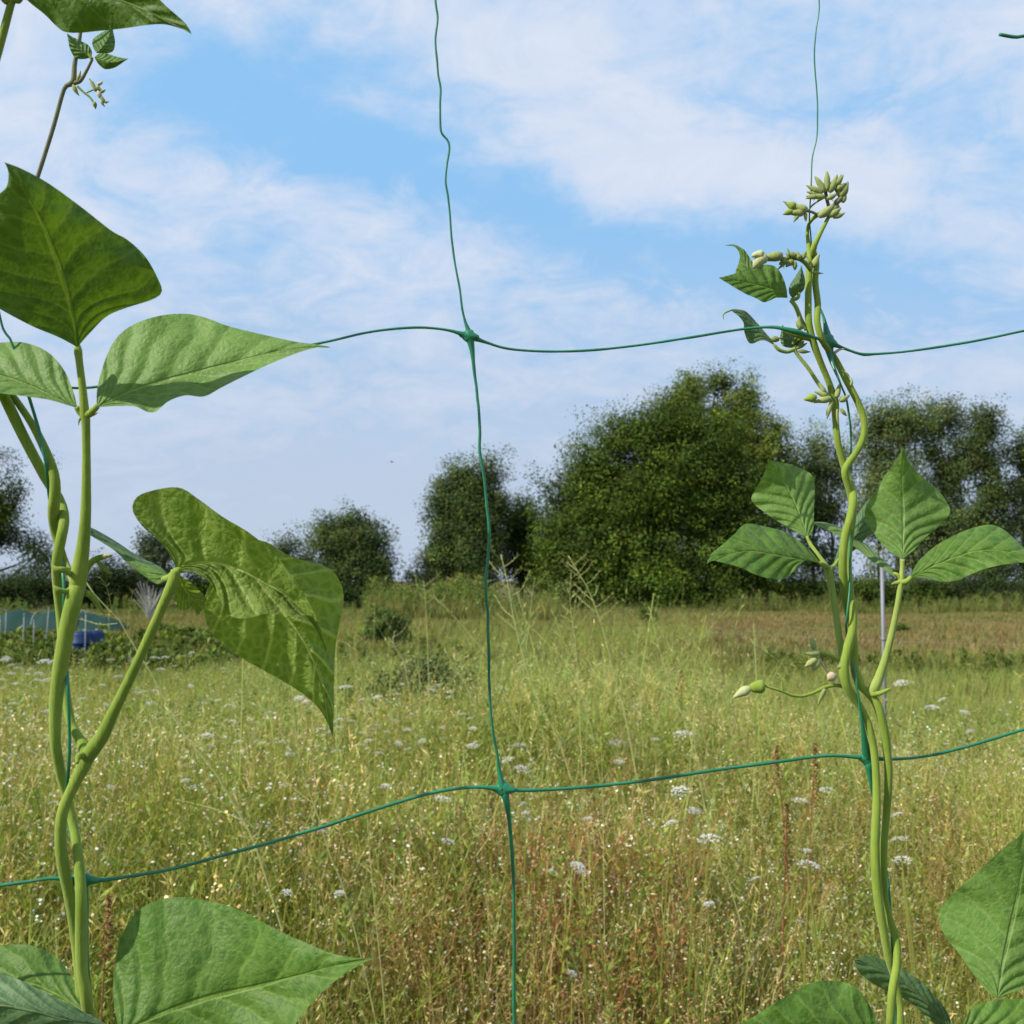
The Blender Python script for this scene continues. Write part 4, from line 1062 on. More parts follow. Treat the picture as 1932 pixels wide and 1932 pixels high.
def hscale(x, y):
    px_ = x / np.maximum(y, .1) * F + 966
    mid_px = np.exp(-((px_ - 1000) / 330.0) ** 2)
    far = 1 - (0.36 - 0.20 * mid_px) * np.clip((y - 5.0) / 6.0, 0, 1)
    return far * 0.92 * hscale0(x, y)

def hscale0(x, y):
    """meadow is tall near the net and on the left, lower far right"""
    s_ = 1.0 - 0.38 * np.clip((x / np.maximum(y, .1) + 0.0) * 3, 0, 1) * np.clip((y - 6) / 6, 0, 1)
    s_ *= 0.66 + 0.66 * vnoise(x * 0.9 + 9, y * 0.9)
    s_ *= 1 - 0.28 * np.clip((2.6 - y) / 1.2, 0, 1)
    return s_

def keep(x, y, dens):
    return rng.random(len(x)) < dens

def zone(n, y0, y1, fn):
    x, y = wedge(n, y0, y1)
    k = keep(x, y, fn(x, y))
    return x[k], y[k]

# patch fields
rustf = lambda x, y: np.clip((vnoise(x * 1.3 + 20, y * 1.0 + 4) - 0.42) * 4, 0, 1) * (0.25 + 0.75 * np.clip((x / np.maximum(y, .1) * F + 420) / 300.0, 0, 1)) * np.clip((4.6 - y) / 1.6, 0.05, 1)
whitef = lambda x, y: np.clip((vnoise(x * 0.9 + 31, y * 0.9 + 2) - 0.30) * 2.2 + 0.9 * np.exp(-((x / np.maximum(y, .1) * F - 560) / 260.0) ** 2) * np.exp(-((y - 3.0) / 1.6) ** 2) + 0.35 * np.exp(-((x / np.maximum(y, .1) * F + 800) / 300.0) ** 2) * (y > 5), 0.05, 1)
tanf = lambda x, y: (0.45 + 0.55 * np.clip((x / np.maximum(y, .1) * F + 560) / 400.0, 0, 1)) * np.clip((vnoise(x * 1.0 + 3, y * 0.9 + 17) - 0.30) * 2.5, 0.05, 1) * np.clip((6.5 - y) / 3.0, 0.12, 1)
darkf = lambda x, y: np.clip((vnoise(x * 1.1 + 40, y * 1.1 + 50) - 0.55) * 4, 0, 1)
ones = lambda x, y: np.ones_like(x)

def grp(tm, n, y0, y1, fn=ones, smul=1.0, amt=0.18, tint=(1, 1, 1)):
    x, y = zone(n, y0, y1, fn)
    sc = hscale(x, y) * smul * rng.uniform(0.75, 1.2, len(x))
    return (tm, x, y, sc, cvar(len(x), amt) * np.array(tint))

near = [grp(G_TALL, 5200, 1.3, 6.0), grp(G_DRY, 2600, 1.3, 6.0, tanf), grp(CULM, 1500, 1.4, 7.0), grp(G_LOW, 5000, 1.2, 6.0)]
WISPY = [tmpl_culm(3, 1.05, np.array([0.28, 0.33, 0.09]), np.array([0.36, 0.38, 0.14]), 0.0034, 10, 0.004, (0.1, 0.6)) for _ in range(5)]
pxof = lambda x, y: x / np.maximum(y, .1) * F + 966
wispf = lambda x, y: 0.25 + 0.75 * np.exp(-((pxof(x, y) - 1020) / 330.0) ** 2)
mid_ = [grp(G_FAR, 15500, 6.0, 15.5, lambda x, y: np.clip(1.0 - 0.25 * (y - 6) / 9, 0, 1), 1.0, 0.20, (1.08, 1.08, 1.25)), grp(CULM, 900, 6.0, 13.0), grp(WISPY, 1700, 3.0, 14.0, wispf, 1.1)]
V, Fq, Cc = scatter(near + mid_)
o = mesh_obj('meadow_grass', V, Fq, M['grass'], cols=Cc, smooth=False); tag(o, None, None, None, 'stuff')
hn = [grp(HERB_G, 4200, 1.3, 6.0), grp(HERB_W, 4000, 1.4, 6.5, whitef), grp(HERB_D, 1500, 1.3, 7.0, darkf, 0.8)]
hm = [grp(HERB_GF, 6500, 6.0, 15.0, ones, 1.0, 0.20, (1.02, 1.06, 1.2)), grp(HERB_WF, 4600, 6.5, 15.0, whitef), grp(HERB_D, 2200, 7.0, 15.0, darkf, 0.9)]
V, Fq, Cc = scatter(hn + hm)
o = mesh_obj('meadow_weeds', V, Fq, M['grass'], cols=Cc, smooth=False); tag(o, None, None, None, 'stuff')
dr_ = [grp(HERB_T, 3600, 1.3, 6.5, tanf), grp(HERB_R, 3800, 1.3, 5.0, rustf), grp(HERB_TF, 1800, 6.0, 13.0, tanf)]
V, Fq, Cc = scatter(dr_)
o = mesh_obj('dry_meadow_weeds', V, Fq, M['grass'], cols=Cc, smooth=False); tag(o, None, None, None, 'stuff')
# short sward beyond the meadow
x, y = wedge(60000, 13.5, 62.0, 0.55, 1.0)
bf = np.clip((vnoise(x * 0.18 + 2, y * 0.35 + 8) - 0.30) * 3, 0, 1) * np.clip((y - 18) / 4, 0, 1) * np.clip((50 - y) / 8, 0, 1)
isd = rng.random(len(x)) < bf * 0.85 * (0.35 + 0.65 * np.clip((x + 1) / 7, 0, 1))
sc = 0.8 + 1.5 * vnoise(x * 0.3, y * 0.3)
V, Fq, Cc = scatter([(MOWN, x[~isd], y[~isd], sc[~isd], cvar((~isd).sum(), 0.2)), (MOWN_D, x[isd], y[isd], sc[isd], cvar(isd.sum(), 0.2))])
o = mesh_obj('mown_grass', V, Fq, M['grass'], cols=Cc, smooth=False); tag(o, None, None, None, 'stuff')
# tall rank weeds in front of the trees and at the field's edge
def strip(n, px0, px1, Y0, Y1):
    Yr = rng.uniform(Y0, Y1, n); pxr = rng.uniform(px0, px1, n)
    return (pxr - 966) / F * Yr, Yr
W_FAR = [tmpl_herb(1.3, 26, 8, 5, DGREEN * 1.25, GREEN * 0.6, [TAN * .8, YGREEN * .8], 0.022, 0.05, 0.20) for _ in range(5)]
G_XF = [tmpl_grass(9, 0.4, 1.0, 0.035, GREEN * 0.55, YGREEN * np.array([.60, .58, .75]), 3) for _ in range(4)]
gs = []
for n, a, b, y0, y1, s_, tm in ((900, 690, 1060, 44, 56, 0.95, W_FAR), (900, 690, 1060, 40, 52, 0.9, G_XF), (900, 1000, 2100, 50, 57, 0.55, W_FAR), (900, 1000, 2100, 49, 56, 0.7, G_XF), (700, -150, 700, 42, 50, 0.45, W_FAR), (1500, 480, 1340, 15, 30, 0.7, G_FAR), (1100, 480, 1340, 15, 30, 0.7, HERB_GF), (700, 520, 1250, 28, 46, 0.45, G_XF), (500, 600, 1300, 15, 32, 0.75, WISPY), (700, 1300, 2100, 14, 20, 0.5, G_FAR)):
    x, y = strip(n, a, b, y0, y1)
    gs.append((tm, x, y, rng.uniform(0.5, 1.2, n) * s_ * (0.25 + 1.35 * vnoise(x * 0.45 + 5, y * 0.3)), cvar(n, 0.25)))
V, Fq, Cc = scatter(gs)
o = mesh_obj('tall_weeds', V, Fq, M['grass'], cols=Cc, smooth=False); tag(o, None, None, None, 'stuff')
# dark vegetable bed on the right, and the beds by the green net cage
VEG = [tmpl_herb(0.34, 34, 5, 2, DGREEN * 0.9, DGREEN, [GREEN], 0.01, 0.05, 0.13) for _ in range(5)]
gs = []
for n, a, b, y0, y1, s_ in ((1100, 1440, 2300, 15.0, 19.5, 0.50), (1500, -250, 430, 17.5, 25, 0.85), (160, 430, 900, 18, 23, 0.7)):
    x, y = strip(n, a, b, y0, y1)
    gs.append((VEG, x, y, rng.uniform(0.4, 1.2, n) * s_ * (0.45 + 1.1 * vnoise(x * 1.4, y * 1.4)), cvar(n, 0.25) * np.array([1.35, 1.3, 1.2])))
gs.append((G_XF, *strip(260, -250, 2300, 15.0, 22.0), rng.uniform(0.3, 0.6, 260), cvar(260, 0.2)))
V, Fq, Cc = scatter(gs)
o = mesh_obj('vegetable_bed', V, Fq, M['grass'], cols=Cc, smooth=False); tag(o, 'dark green low vegetable plants', None, None, 'stuff')

#==UMBELS==
def umbel_mesh(seed):
    r = np.random.default_rng(seed)
    t = T()
    n = 26 + int(r.integers(0, 10))
    for k in range(n):
        rad = math.sqrt((k + 0.5) / n) * r.uniform(0.9, 1.05); a = k * 2.39996 + r.uniform(-.2, .2)
        cx_, cy_ = rad * math.cos(a), rad * math.sin(a)
        cz_ = 0.34 * (1 - rad ** 2) + r.uniform(-.06, .06)
        for q in range(9):
            p = np.array([cx_ + r.normal(0, .075), cy_ + r.normal(0, .075), cz_ + r.normal(0, .03)])
            w = r.uniform(.045, .075); az = r.uniform(0, 3.14); tl = r.normal(0, .35, 2)
            a1 = np.array([math.cos(az), math.sin(az), tl[0]]) * w; a2 = np.array([-math.sin(az), math.cos(az), tl[1]]) * w
            t.v += [p - a1, p + a2, p + a1, p - a2]
            cc = np.array([0.74, 0.73, 0.68]) * r.uniform(0.75, 1.05)
            t.c += [cc] * 4; t.f.append((t.n, t.n + 1, t.n + 2, t.n + 3)); t.n += 4
    head = t.arr()
    s_ = T()
    for k in range(14):
        rad = math.sqrt((k + 0.5) / 14) * 0.9; a = k * 2.39996
        e = np.array([rad * math.cos(a), rad * math.sin(a), 0.17 * (1 - rad ** 2) - 0.03])
        s_.ribbon([np.array([0, 0, -0.75]), e * 0.55 + np.array([0, 0, -0.28]), e], 0.03, GREEN, YGREEN, a + 1.57)
    rays = s_.arr()
    return head, rays
UMB = []
for k in range(6):
    (hv, hf, hc), (rv_, rf, rc) = umbel_mesh(100 + k)
    UMB.append((hv, hf, hc, rv_, rf, rc))
umb_mesh_cache = {}
UMBELS = [
 (892,1408,24),(976,1409,33),(958,1435,26),(986,1453,32),(1165,1404,40),(1288,1387,42),(1167,1438,22),(836,1509,34),(845,1589,30),(1284,1494,40),(1309,1531,30),(1267,1553,26),(1092,1638,40),(1042,1645,18),(1110,1545,20),(1079,1837,18),(768,1415,18),(752,1403,16),(642,1358,14),(743,1360,14),(697,1345,18),(777,1348,12),(729,1381,14),(702,1377,16),(826,1343,12),(849,1306,14),(847,1316,12),(817,1297,14),(751,1310,10),(810,1272,12),(981,1304,12),(727,1484,26),(835,1374,12),(1236,1396,18),(992,1535,16),(988,1516,16),
 (13,1242,20),(21,1256,16),(36,1262,20),(58,1264,14),(83,1249,26),(74,1272,20),(30,1291,18),(6,1299,14),(49,1308,12),(66,1316,14),(25,1329,20),(89,1342,16),(17,1356,14),(293,1242,18),(330,1257,12),(360,1295,14),(226,1259,10),(362,1232,14),(334,1367,14),(391,1389,26),(419,1393,14),(347,1446,26),(411,1322,14),(508,1346,20),(577,1325,18),(583,1338,12),(640,1374,20),(634,1418,20),(651,1298,28),(657,1340,14),(695,1398,18),(713,1422,20),(483,1399,12),(351,1474,22),(364,1485,18),(102,1515,22),(209,1485,12),(485,1397,14),(535,1483,18),(603,1570,36),(541,1684,20),(640,1686,20),(232,1436,12),
 (1337,1584,46),(1314,1530,26),(1526,1634,46),(1510,1512,34),(1699,1585,36),(1559,1491,28),(1833,1380,20),(1523,1606,22),(1702,1624,36),(1425,1659,24),(1507,1739,20),(1778,1321,20),(1758,1336,30),(1820,1345,20),(1700,1290,28),(1830,1380,16),(1693,1538,26),(1337,1706,14),
 (200,1330,12),(260,1302,12),(420,1262,12),(455,1420,16),(705,1252,12),(868,1258,10),(1030,1330,10),(1100,1318,10),(1200,1330,10),(60,1420,18),(20,1470,18)]
_ru = np.random.default_rng(77)
for _ in range(62):
    _x = _ru.uniform(0, 330) if _ru.random() < 0.45 else _ru.uniform(380, 930)
    _y = _ru.uniform(1238, 1330) if _x < 330 else _ru.uniform(1285, 1430)
    UMBELS.append((_x, _y, _ru.uniform(11, 21)))
def umbel_label(px, py, w):
    size = 'broad' if w >= 34 else 'medium' if w >= 22 else 'small'
    if py > 1560:
        where = 'low among the brown weeds, ' + ('left of the centre strand' if px < 965 else 'between centre strand and right bean stems' if px < 1640 else 'right of the bean stems')
    elif py > 1440:
        where = 'near the lower net row, ' + ('beside the left bean stems' if px < 380 else 'left of the centre knot' if px < 940 else 'right of the centre knot' if px < 1400 else 'by the right bean stems')
    elif py > 1340:
        where = 'above the lower net row, ' + ('beside the left bean stems' if px < 420 else 'below the drooping leaf' if px < 700 else 'left of the centre strand' if px < 925 else 'right of the centre strand' if px < 1500 else 'beyond the right bean stems')
    else:
        where = 'at the far meadow edge, ' + ('on the far left' if px < 250 else 'behind the drooping leaf' if px < 660 else 'near the round bush' if px < 900 else 'beyond the centre strand' if px < 1500 else 'by the grey pole')
    return f'{size} white flower umbel {where}'
for k, (px, py, w) in enumerate(UMBELS):
    zt = (0.90 if py > 1440 else 0.88 if py > 1330 else 0.93) + 0.05 * math.sin(k * 2.3) - (0.10 if px > 1400 and py < 1400 else 0)
    D = (1.5 - zt) * F / (py - 1095.0)
    D = min(max(D, 2.2), 13.5)
    tip_ = P(px, py, D)
    rad = w / 2 * D / F
    rad = min(max(rad, 0.012), 0.062)
    hv, hf, hc, rv_, rf, rc = UMB[k % 6]
    bx = tip_[0] + rng.normal(0, 0.05); by = tip_[1] + rng.normal(0, 0.05)
    key = (k % 6)
    e = empty('white_umbel', (tip_[0], tip_[1], 0.0), rng.random() * 6.28)
    tag(e, umbel_label(px, py, w), 'wildflower', 'white umbel flowers in the meadow')
    if key not in umb_mesh_cache:
        h_ = mesh_obj('flower_head', hv, hf, M['petals_white'], e, hc, False)
        r_ = mesh_obj('umbel_ray', rv_, rf, M['grass'], e, rc, False)
        st = T(); st.ribbon(curve_up(1.0, 0.06, 1.0, 6, 1.0), 0.004, GREEN, YGREEN, 0.2); st.ribbon(curve_up(1.0, 0.06, 1.0, 6, 1.0), 0.004, GREEN, YGREEN, 1.77)
        sv, sf, scol = st.arr(); sv[:, 0] -= 0.06 * math.cos(1.0) ; sv[:, 1] -= 0.06 * math.sin(1.0)
        s0 = mesh_obj('stalk', sv, sf, M['grass'], e, scol, False)
        umb_mesh_cache[key] = (h_, r_, s0)
    else:
        trio = []
        for src in umb_mesh_cache[key]:
            c_ = src.copy(); COL.objects.link(c_); c_.parent = e; trio.append(c_)
        h_, r_, s0 = trio
    for q in (h_, r_):
        q.location = (0, 0, tip_[2]); q.scale = (rad, rad, rad)
        q.rotation_euler = (rng.normal(0, .2), rng.normal(0.0, .2), 0)
    s0.scale = (1, 1, max(0.05, tip_[2] - 0.7 * rad + 0.002)); s0.location = (0, 0, 0)

#==TALL STALKS==
M['stalk'] = simple_mat('dry_stalk', (0.40, 0.42, 0.15), 0.6, 0.25, 0.2, 20.0)
M['stalk_dry'] = simple_mat('dry_twig', (0.42, 0.36, 0.22), 0.7, 0.2, 0.2, 20.0)
def seed_stalk(label, D, line, branches, r0=0.0035, mat='stalk'):
    """line: px polyline from the top down; it is carried on down to the ground. branches: px polylines"""
    line = [tuple(map(float, q)) for q in line]
    (xa, ya), (xb, yb) = line[-2], line[-1]
    yg = 1095 + 1.5 * F / D
    k = (xb - xa) / max(1.0, (yb - ya))
    k *= 0.6
    full = line + [(xb + k * (yg - yb) * 0.5, yb + (yg - yb) * 0.5), (xb + k * (yg - yb) * 0.7, yg + 4)]
    Pw = np.array([P(x, y, D) for x, y in catmull(np.array(full), 40)])
    base = Pw[-1]
    e = empty('seed_stalk', (base[0], base[1], 0.0)); tag(e, label, 'weed stalk', 'tall seed stalks in the meadow')
    v, f = tube(Pw, np.linspace(0.35, 1.1, 40) * r0 * 0.85, 6)
    place('stem', v, f, M[mat], e)
    for i, b in enumerate(branches):
        q = catmull(np.array(b, float), 14)
        off = (((i * 37) % 11) - 5) * 0.02
        Wb = np.array([P(x, y, D + off * t) for (x, y), t in zip(q, np.linspace(0, 1, 14))])
        parts = [tube(Wb, np.linspace(0.26, 0.12, 14) * r0, 5)]
        # short pods along the outer half of the branch
        for j in range(6, 14, 3):
            for s_ in (-1, 1):
                p0 = Wb[j]; tg = Wb[min(13, j)] - Wb[min(13, j) - 1]; tg /= np.linalg.norm(tg) + 1e-9
                sd = RT * s_ * 0.6 + tg * 1.0 + np.array([0, rng.normal(0, .3), 0])
                sd /= np.linalg.norm(sd)
                parts.append(tube(np.array([p0, p0 + sd * 0.006, p0 + sd * 0.013]), np.array([0.10, 0.13, 0.05]) * r0, 4))
        vb, fb = join(parts)
        place('seed_branch', vb, fb, M[mat], e)
    return e
def side_br(line, n, L, t0=0.0, t1=0.4, seed=0):
    n = int(n * 1.35)
    r = np.random.default_rng(seed)
    q = catmull(np.array(line, float), 100)
    o_ = []
    for k in range(n):
        i = int((t0 + (t1 - t0) * (k + 0.5) / n) * 99)
        s_ = 1 if k % 2 else -1
        l = L * r.uniform(0.3, 1.2)
        p = q[i]
        o_.append([tuple(p), (p[0] + s_ * l * 0.42, p[1] - l * r.uniform(0.2, 0.4)), (p[0] + s_ * l * r.uniform(0.55, 0.95), p[1] - l * r.uniform(0.55, 1.0))])
    return o_
Ls = [(945, 1046), (952, 1075), (960, 1112), (972, 1180), (1000, 1282), (1030, 1350), (1065, 1428)]
seed_stalk('tall pale seed stalk with forked top just right of the centre strand', 3.6, Ls, side_br(Ls, 9, 52, 0.02, 0.42, 1), 0.0042)
Ls = [(1072, 1048), (1090, 1078), (1108, 1108), (1125, 1150), (1145, 1215), (1162, 1290), (1182, 1362)]
seed_stalk('tall pale seed stalk in front of the dense dark tree', 3.8, Ls, side_br(Ls, 10, 48, 0.02, 0.45, 2), 0.0042)
Ls = [(158, 1092), (185, 1130), (225, 1170), (250, 1215), (285, 1270), (340, 1375), (400, 1450), (450, 1535), (490, 1620)]
seed_stalk('long yellow stalk leaning behind the left bean stems, spiky side shoots', 2.5, Ls,
    [[(212, 1160), (207, 1130), (198, 1100), (186, 1088)], [(205, 1160), (185, 1158), (160, 1152)], [(222, 1176), (190, 1178), (152, 1168)], [(240, 1190), (243, 1160), (248, 1130), (250, 1112)], [(262, 1240), (252, 1215), (243, 1190)], [(460, 1548), (400, 1525), (330, 1508)], [(430, 1490), (425, 1430), (423, 1390)]], 0.0032)
Ls = [(550, 1285), (553, 1330), (560, 1400), (575, 1470), (600, 1540), (625, 1620), (655, 1700)]
seed_stalk('thin yellow stalk below the tip of the drooping leaf', 2.6, Ls, side_br(Ls, 4, 60, 0.3, 0.8, 4), 0.0026)
Ls = [(1234, 1184), (1245, 1230), (1262, 1280), (1280, 1330), (1305, 1400), (1325, 1460)]
seed_stalk('fine green stalk between the two trees and the right bean leaves', 3.8, Ls, side_br(Ls, 7, 55, 0.0, 0.5, 5), 0.0030)
Ls = [(799, 1095), (802, 1125), (804, 1165), (806, 1200)]
seed_stalk('small dry fork stalk standing left of the centre strand', 6.0, Ls, side_br(Ls, 6, 34, 0.0, 0.6, 6), 0.0045)
Ls = [(812, 1122), (835, 1140), (865, 1172), (898, 1212), (930, 1260)]
seed_stalk('dry stalk slanting down behind the centre strand', 5.0, Ls, side_br(Ls, 5, 30, 0.0, 0.5, 7), 0.0032)
Ls = [(745, 1190), (742, 1215), (760, 1245), (770, 1290)]
seed_stalk('bleached forked twig in front of the round bush', 7.0, Ls, side_br(Ls, 6, 34, 0.0, 0.7, 8), 0.006, 'stalk_dry')
Ls = [(1078, 1080), (1075, 1120), (1078, 1160), (1085, 1210), (1090, 1280)]
seed_stalk('bushy pale stalk left of the tallest seed stalk by the dark tree', 4.4, Ls, side_br(Ls, 10, 40, 0.0, 0.6, 9), 0.0030)
Ls = [(690, 1445), (694, 1560), (706, 1700), (716, 1800), (725, 1900)]
seed_stalk('upright thin stalk right of the lower left bean leaf', 2.4, Ls, side_br(Ls, 4, 50, 0.1, 0.8, 10), 0.0022)
Ls = [(1301, 1386), (1318, 1470), (1340, 1560), (1362, 1640), (1383, 1690)]
seed_stalk('thin pale stalk crossing the lower net row right of centre', 2.7, Ls, side_br(Ls, 4, 50, 0.1, 0.8, 11), 0.0022)
Ls = [(1420, 1212), (1460, 1240), (1500, 1275), (1530, 1312)]
seed_stalk('slanting thin stalk left of the right bean stems', 4.2, Ls, side_br(Ls, 4, 24, 0.0, 0.6, 12), 0.0024)
Ls = [(788, 1340), (792, 1380), (800, 1420), (808, 1470)]
seed_stalk('short yellow stalk left of the centre strand, above the net row', 3.6, Ls, side_br(Ls, 4, 24, 0.0, 0.6, 13), 0.0024)
Ls = [(1133, 1390), (1136, 1450), (1138, 1540), (1139, 1640), (1140, 1700)]
seed_stalk('straight thin stalk crossing the net row right of the centre knot', 2.8, Ls, side_br(Ls, 3, 40, 0.2, 0.8, 14), 0.0020)

for lb, D, ln, nbr, L in (
    ('pale stalk leaning right out of the tall grass, just right of the centre strand', 4.6, [(1010, 1090), (1004, 1120), (1000, 1165), (992, 1230), (985, 1300)], 7, 34),
    ('long fine stalk leaning left, between the two tallest seed stalks', 4.2, [(1040, 1150), (1060, 1200), (1085, 1270), (1105, 1340), (1120, 1400)], 5, 30),
    ('slender stalk with drooping top below the small field tuft', 5.0, [(1215, 1170), (1205, 1195), (1202, 1240), (1205, 1300), (1210, 1360)], 6, 26),
    ('pale leaning stalk left of the flower with the swollen green base', 4.6, [(1300, 1195), (1325, 1235), (1350, 1285), (1370, 1340)], 5, 26),
    ('bent yellow stalk crossing behind the centre strand above the net row', 3.8, [(838, 1225), (862, 1265), (893, 1320), (930, 1380), (955, 1430)], 5, 26),
    ('pale grass-like stalk right under the tip of the upper drooping leaf edge', 4.4, [(668, 1200), (672, 1240), (684, 1290), (690, 1350)], 6, 28),
    ('slim stalk low in the field beside the round bush, on its right', 6.5, [(795, 1165), (790, 1190), (788, 1225), (790, 1260)], 5, 22),
    ('fine stalk leaning left in the pale grass before the right bean flowers', 4.0, [(1340, 1260), (1365, 1310), (1392, 1370), (1412, 1430)], 4, 24)):
    seed_stalk(lb, D, ln, side_br(ln, nbr, L, 0.0, 0.55, int(ln[0][0])), 0.0026)
# rusty dock stalks
M['rust'] = plant_mat('rust_seed', 0.2, 0.8, 0.1, (1, 0.8, 0.6))
def dock(label, px, py, D, hpx):
    top = P(px, py, D)
    e = empty('dock_stalk', (top[0], top[1], 0.0), rng.random() * 6.28); tag(e, label, 'weed stalk', 'rusty dock stalks in the meadow')
    t = T(); h = top[2]
    pts = curve_up(h, 0.05, 0.4, 8, 1.0); pts[:, 0] -= .05 * math.cos(.4); pts[:, 1] -= .05 * math.sin(.4)
    v, f = tube(pts, np.linspace(0.004, 0.0015, 8), 5)
    mesh_obj('stem', v, f, M['rust'], e, np.tile(RUST * 0.8, (len(v), 1)))
    L = min(h * 0.6, hpx * D / F)
    for k in range(190):
        q = random.random() ** 0.8
        z = h - L * (1 - q)
        r_ = 0.030 * (1.05 - q) * (0.4 + 0.6 * math.sin(q * 40) ** 2) + 0.003
        a = rv(0, 6.28); rr = r_ * math.sqrt(random.random())
        t.dot((rr * math.cos(a), rr * math.sin(a), z), rv(0.0025, 0.005), ((RUST * 0.6 + TAN * 0.35) * rv(0.7, 1.2) if random.random() < .6 else TAN * rv(.6, .9)))
    v, f, c = t.arr()
    mesh_obj('seed_head', v, f, M['rust'], e, c, False)
for lb, px, py, D, h in (
    ('rusty dock stalk left of the right bean stems, above the net row', 1464, 1405, 3.4, 90), ('rusty dock stalk crossing the lower net row near the right knot', 1538, 1402, 3.3, 140),
    ('tall rusty dock stalk below the net row, between small white flowers', 1484, 1515, 2.8, 150),
    ('faded dock stalk beneath the seed stalk in the pale green grass', 1285, 1262, 7.0, 40), ('rusty dock stalk between the left bean stems and lower leaf', 205, 1690, 2.3, 140)):
    dock(lb, px, py, D, h)

#==TREES==
def crown_mesh(lobes, n_clump, per, leaf, spread, col, gap=0.0, seed=0, shell=0.45, var=0.22, droop=0.0):
    """lobes: (x,y,z,rx,ry,rz). Twig clumps of small leaf faces through the volume"""
    r = np.random.default_rng(seed)
    L = np.array(lobes, float)
    wt = (L[:, 3] * L[:, 5]); wt /= wt.sum()
    nb = 9
    n_clump = max(10, int(n_clump * 1.2 / nb))
    k = r.choice(len(L), n_clump, p=wt)
    dv = r.normal(size=(n_clump, 3)); dv /= np.linalg.norm(dv, axis=1)[:, None]
    rad = r.random(n_clump) ** shell * 0.90
    rad *= 1 + 0.10 * r.normal(size=n_clump) * (rad > 0.8)
    # lumpy outline
    lump = 0.66 + 0.56 * vnoise(dv[:, 0] * 3.2 + k * 7 + seed, dv[:, 2] * 3.2 + dv[:, 1] * 2.1 + seed * 3)
    cen = L[k, :3] + dv * (rad * lump)[:, None] * L[k, 3:6]
    # every bough carries a flattened spray of twig clumps
    bs = np.array([0.50, 0.50, 0.62]) * min(1.0, float(np.mean(L[:, 3])) / 1.6) * r.uniform(0.6, 1.3, n_clump)[:, None]
    boff = np.clip(r.normal(size=(n_clump * nb, 3)), -1.5, 1.5) * np.repeat(bs, nb, 0)
    cen = np.repeat(cen, nb, 0) + boff
    dv = np.repeat(dv, nb, 0) * 0.5 + boff / np.repeat(bs, nb, 0) * 0.55
    dv /= np.linalg.norm(dv, axis=1)[:, None] + 1e-6
    bough_c = np.repeat(r.normal(0, var * 0.8, n_clump), nb)
    if gap > 0:
        g_ = vnoise(cen[:, 0] * 1.1 + seed, cen[:, 2] * 1.1 + cen[:, 1] * 0.7)
        ok = g_ > gap
        cen = cen[ok]; dv = dv[ok]; bough_c = bough_c[ok]
    n = len(cen)
    cb = 1 + r.normal(0, var * 0.6, n) + bough_c; cw = r.normal(0, 0.10, n)
    ctw = np.clip(np.stack([cb * (1 + cw), cb, cb * (1 - cw * 0.5)], 1), 0.4, 1.8)
    per = int(per * 2.0)
    tot = n * per
    ci = np.repeat(np.arange(n), per)
    pos = cen[ci] + np.clip(r.normal(0, 1, (tot, 3)), -1.7, 1.7) * spread * np.array([1, 1, 0.75])
    nrm = dv[ci] * 1.0 + r.normal(0, 0.5, (tot, 3)) + np.array([0, 0, 0.35])
    nrm /= np.linalg.norm(nrm, axis=1)[:, None]
    ax = r.normal(size=(tot, 3)) + np.array([0, 0, -droop]); ax -= nrm * (ax * nrm).sum(1)[:, None]; ax /= np.linalg.norm(ax, axis=1)[:, None]
    bx = np.cross(nrm, ax)
    ln = leaf * 0.72 * r.uniform(0.6, 1.35, tot)[:, None]; w = ln * r.uniform(0.42, 0.62, tot)[:, None]
    V = np.stack([pos - ax * ln * .5, pos + bx * w * .5, pos + ax * ln * .5, pos - bx * w * .5], 1).reshape(-1, 3)
    Fq = np.arange(tot * 4).reshape(-1, 4)
    # sunlit patches put into the colour: some sprays tinted brighter yellow-green
    sunlit = np.repeat(r.random(n_clump) < 0.20, nb)
    if gap > 0: sunlit = sunlit[ok]
    sunlit = sunlit[ci] & (r.random(tot) < 0.40)
    ctw = ctw.copy()
    lc = np.asarray(col)[None] * ctw[ci] * (1 + r.normal(0, 0.08, tot))[:, None]
    lc = np.where(sunlit[:, None], lc * np.array([2.1, 1.9, 1.1]), lc)
    C4 = np.repeat(np.clip(lc, 0.005, 0.6), 4, axis=0)
    return V, Fq, C4

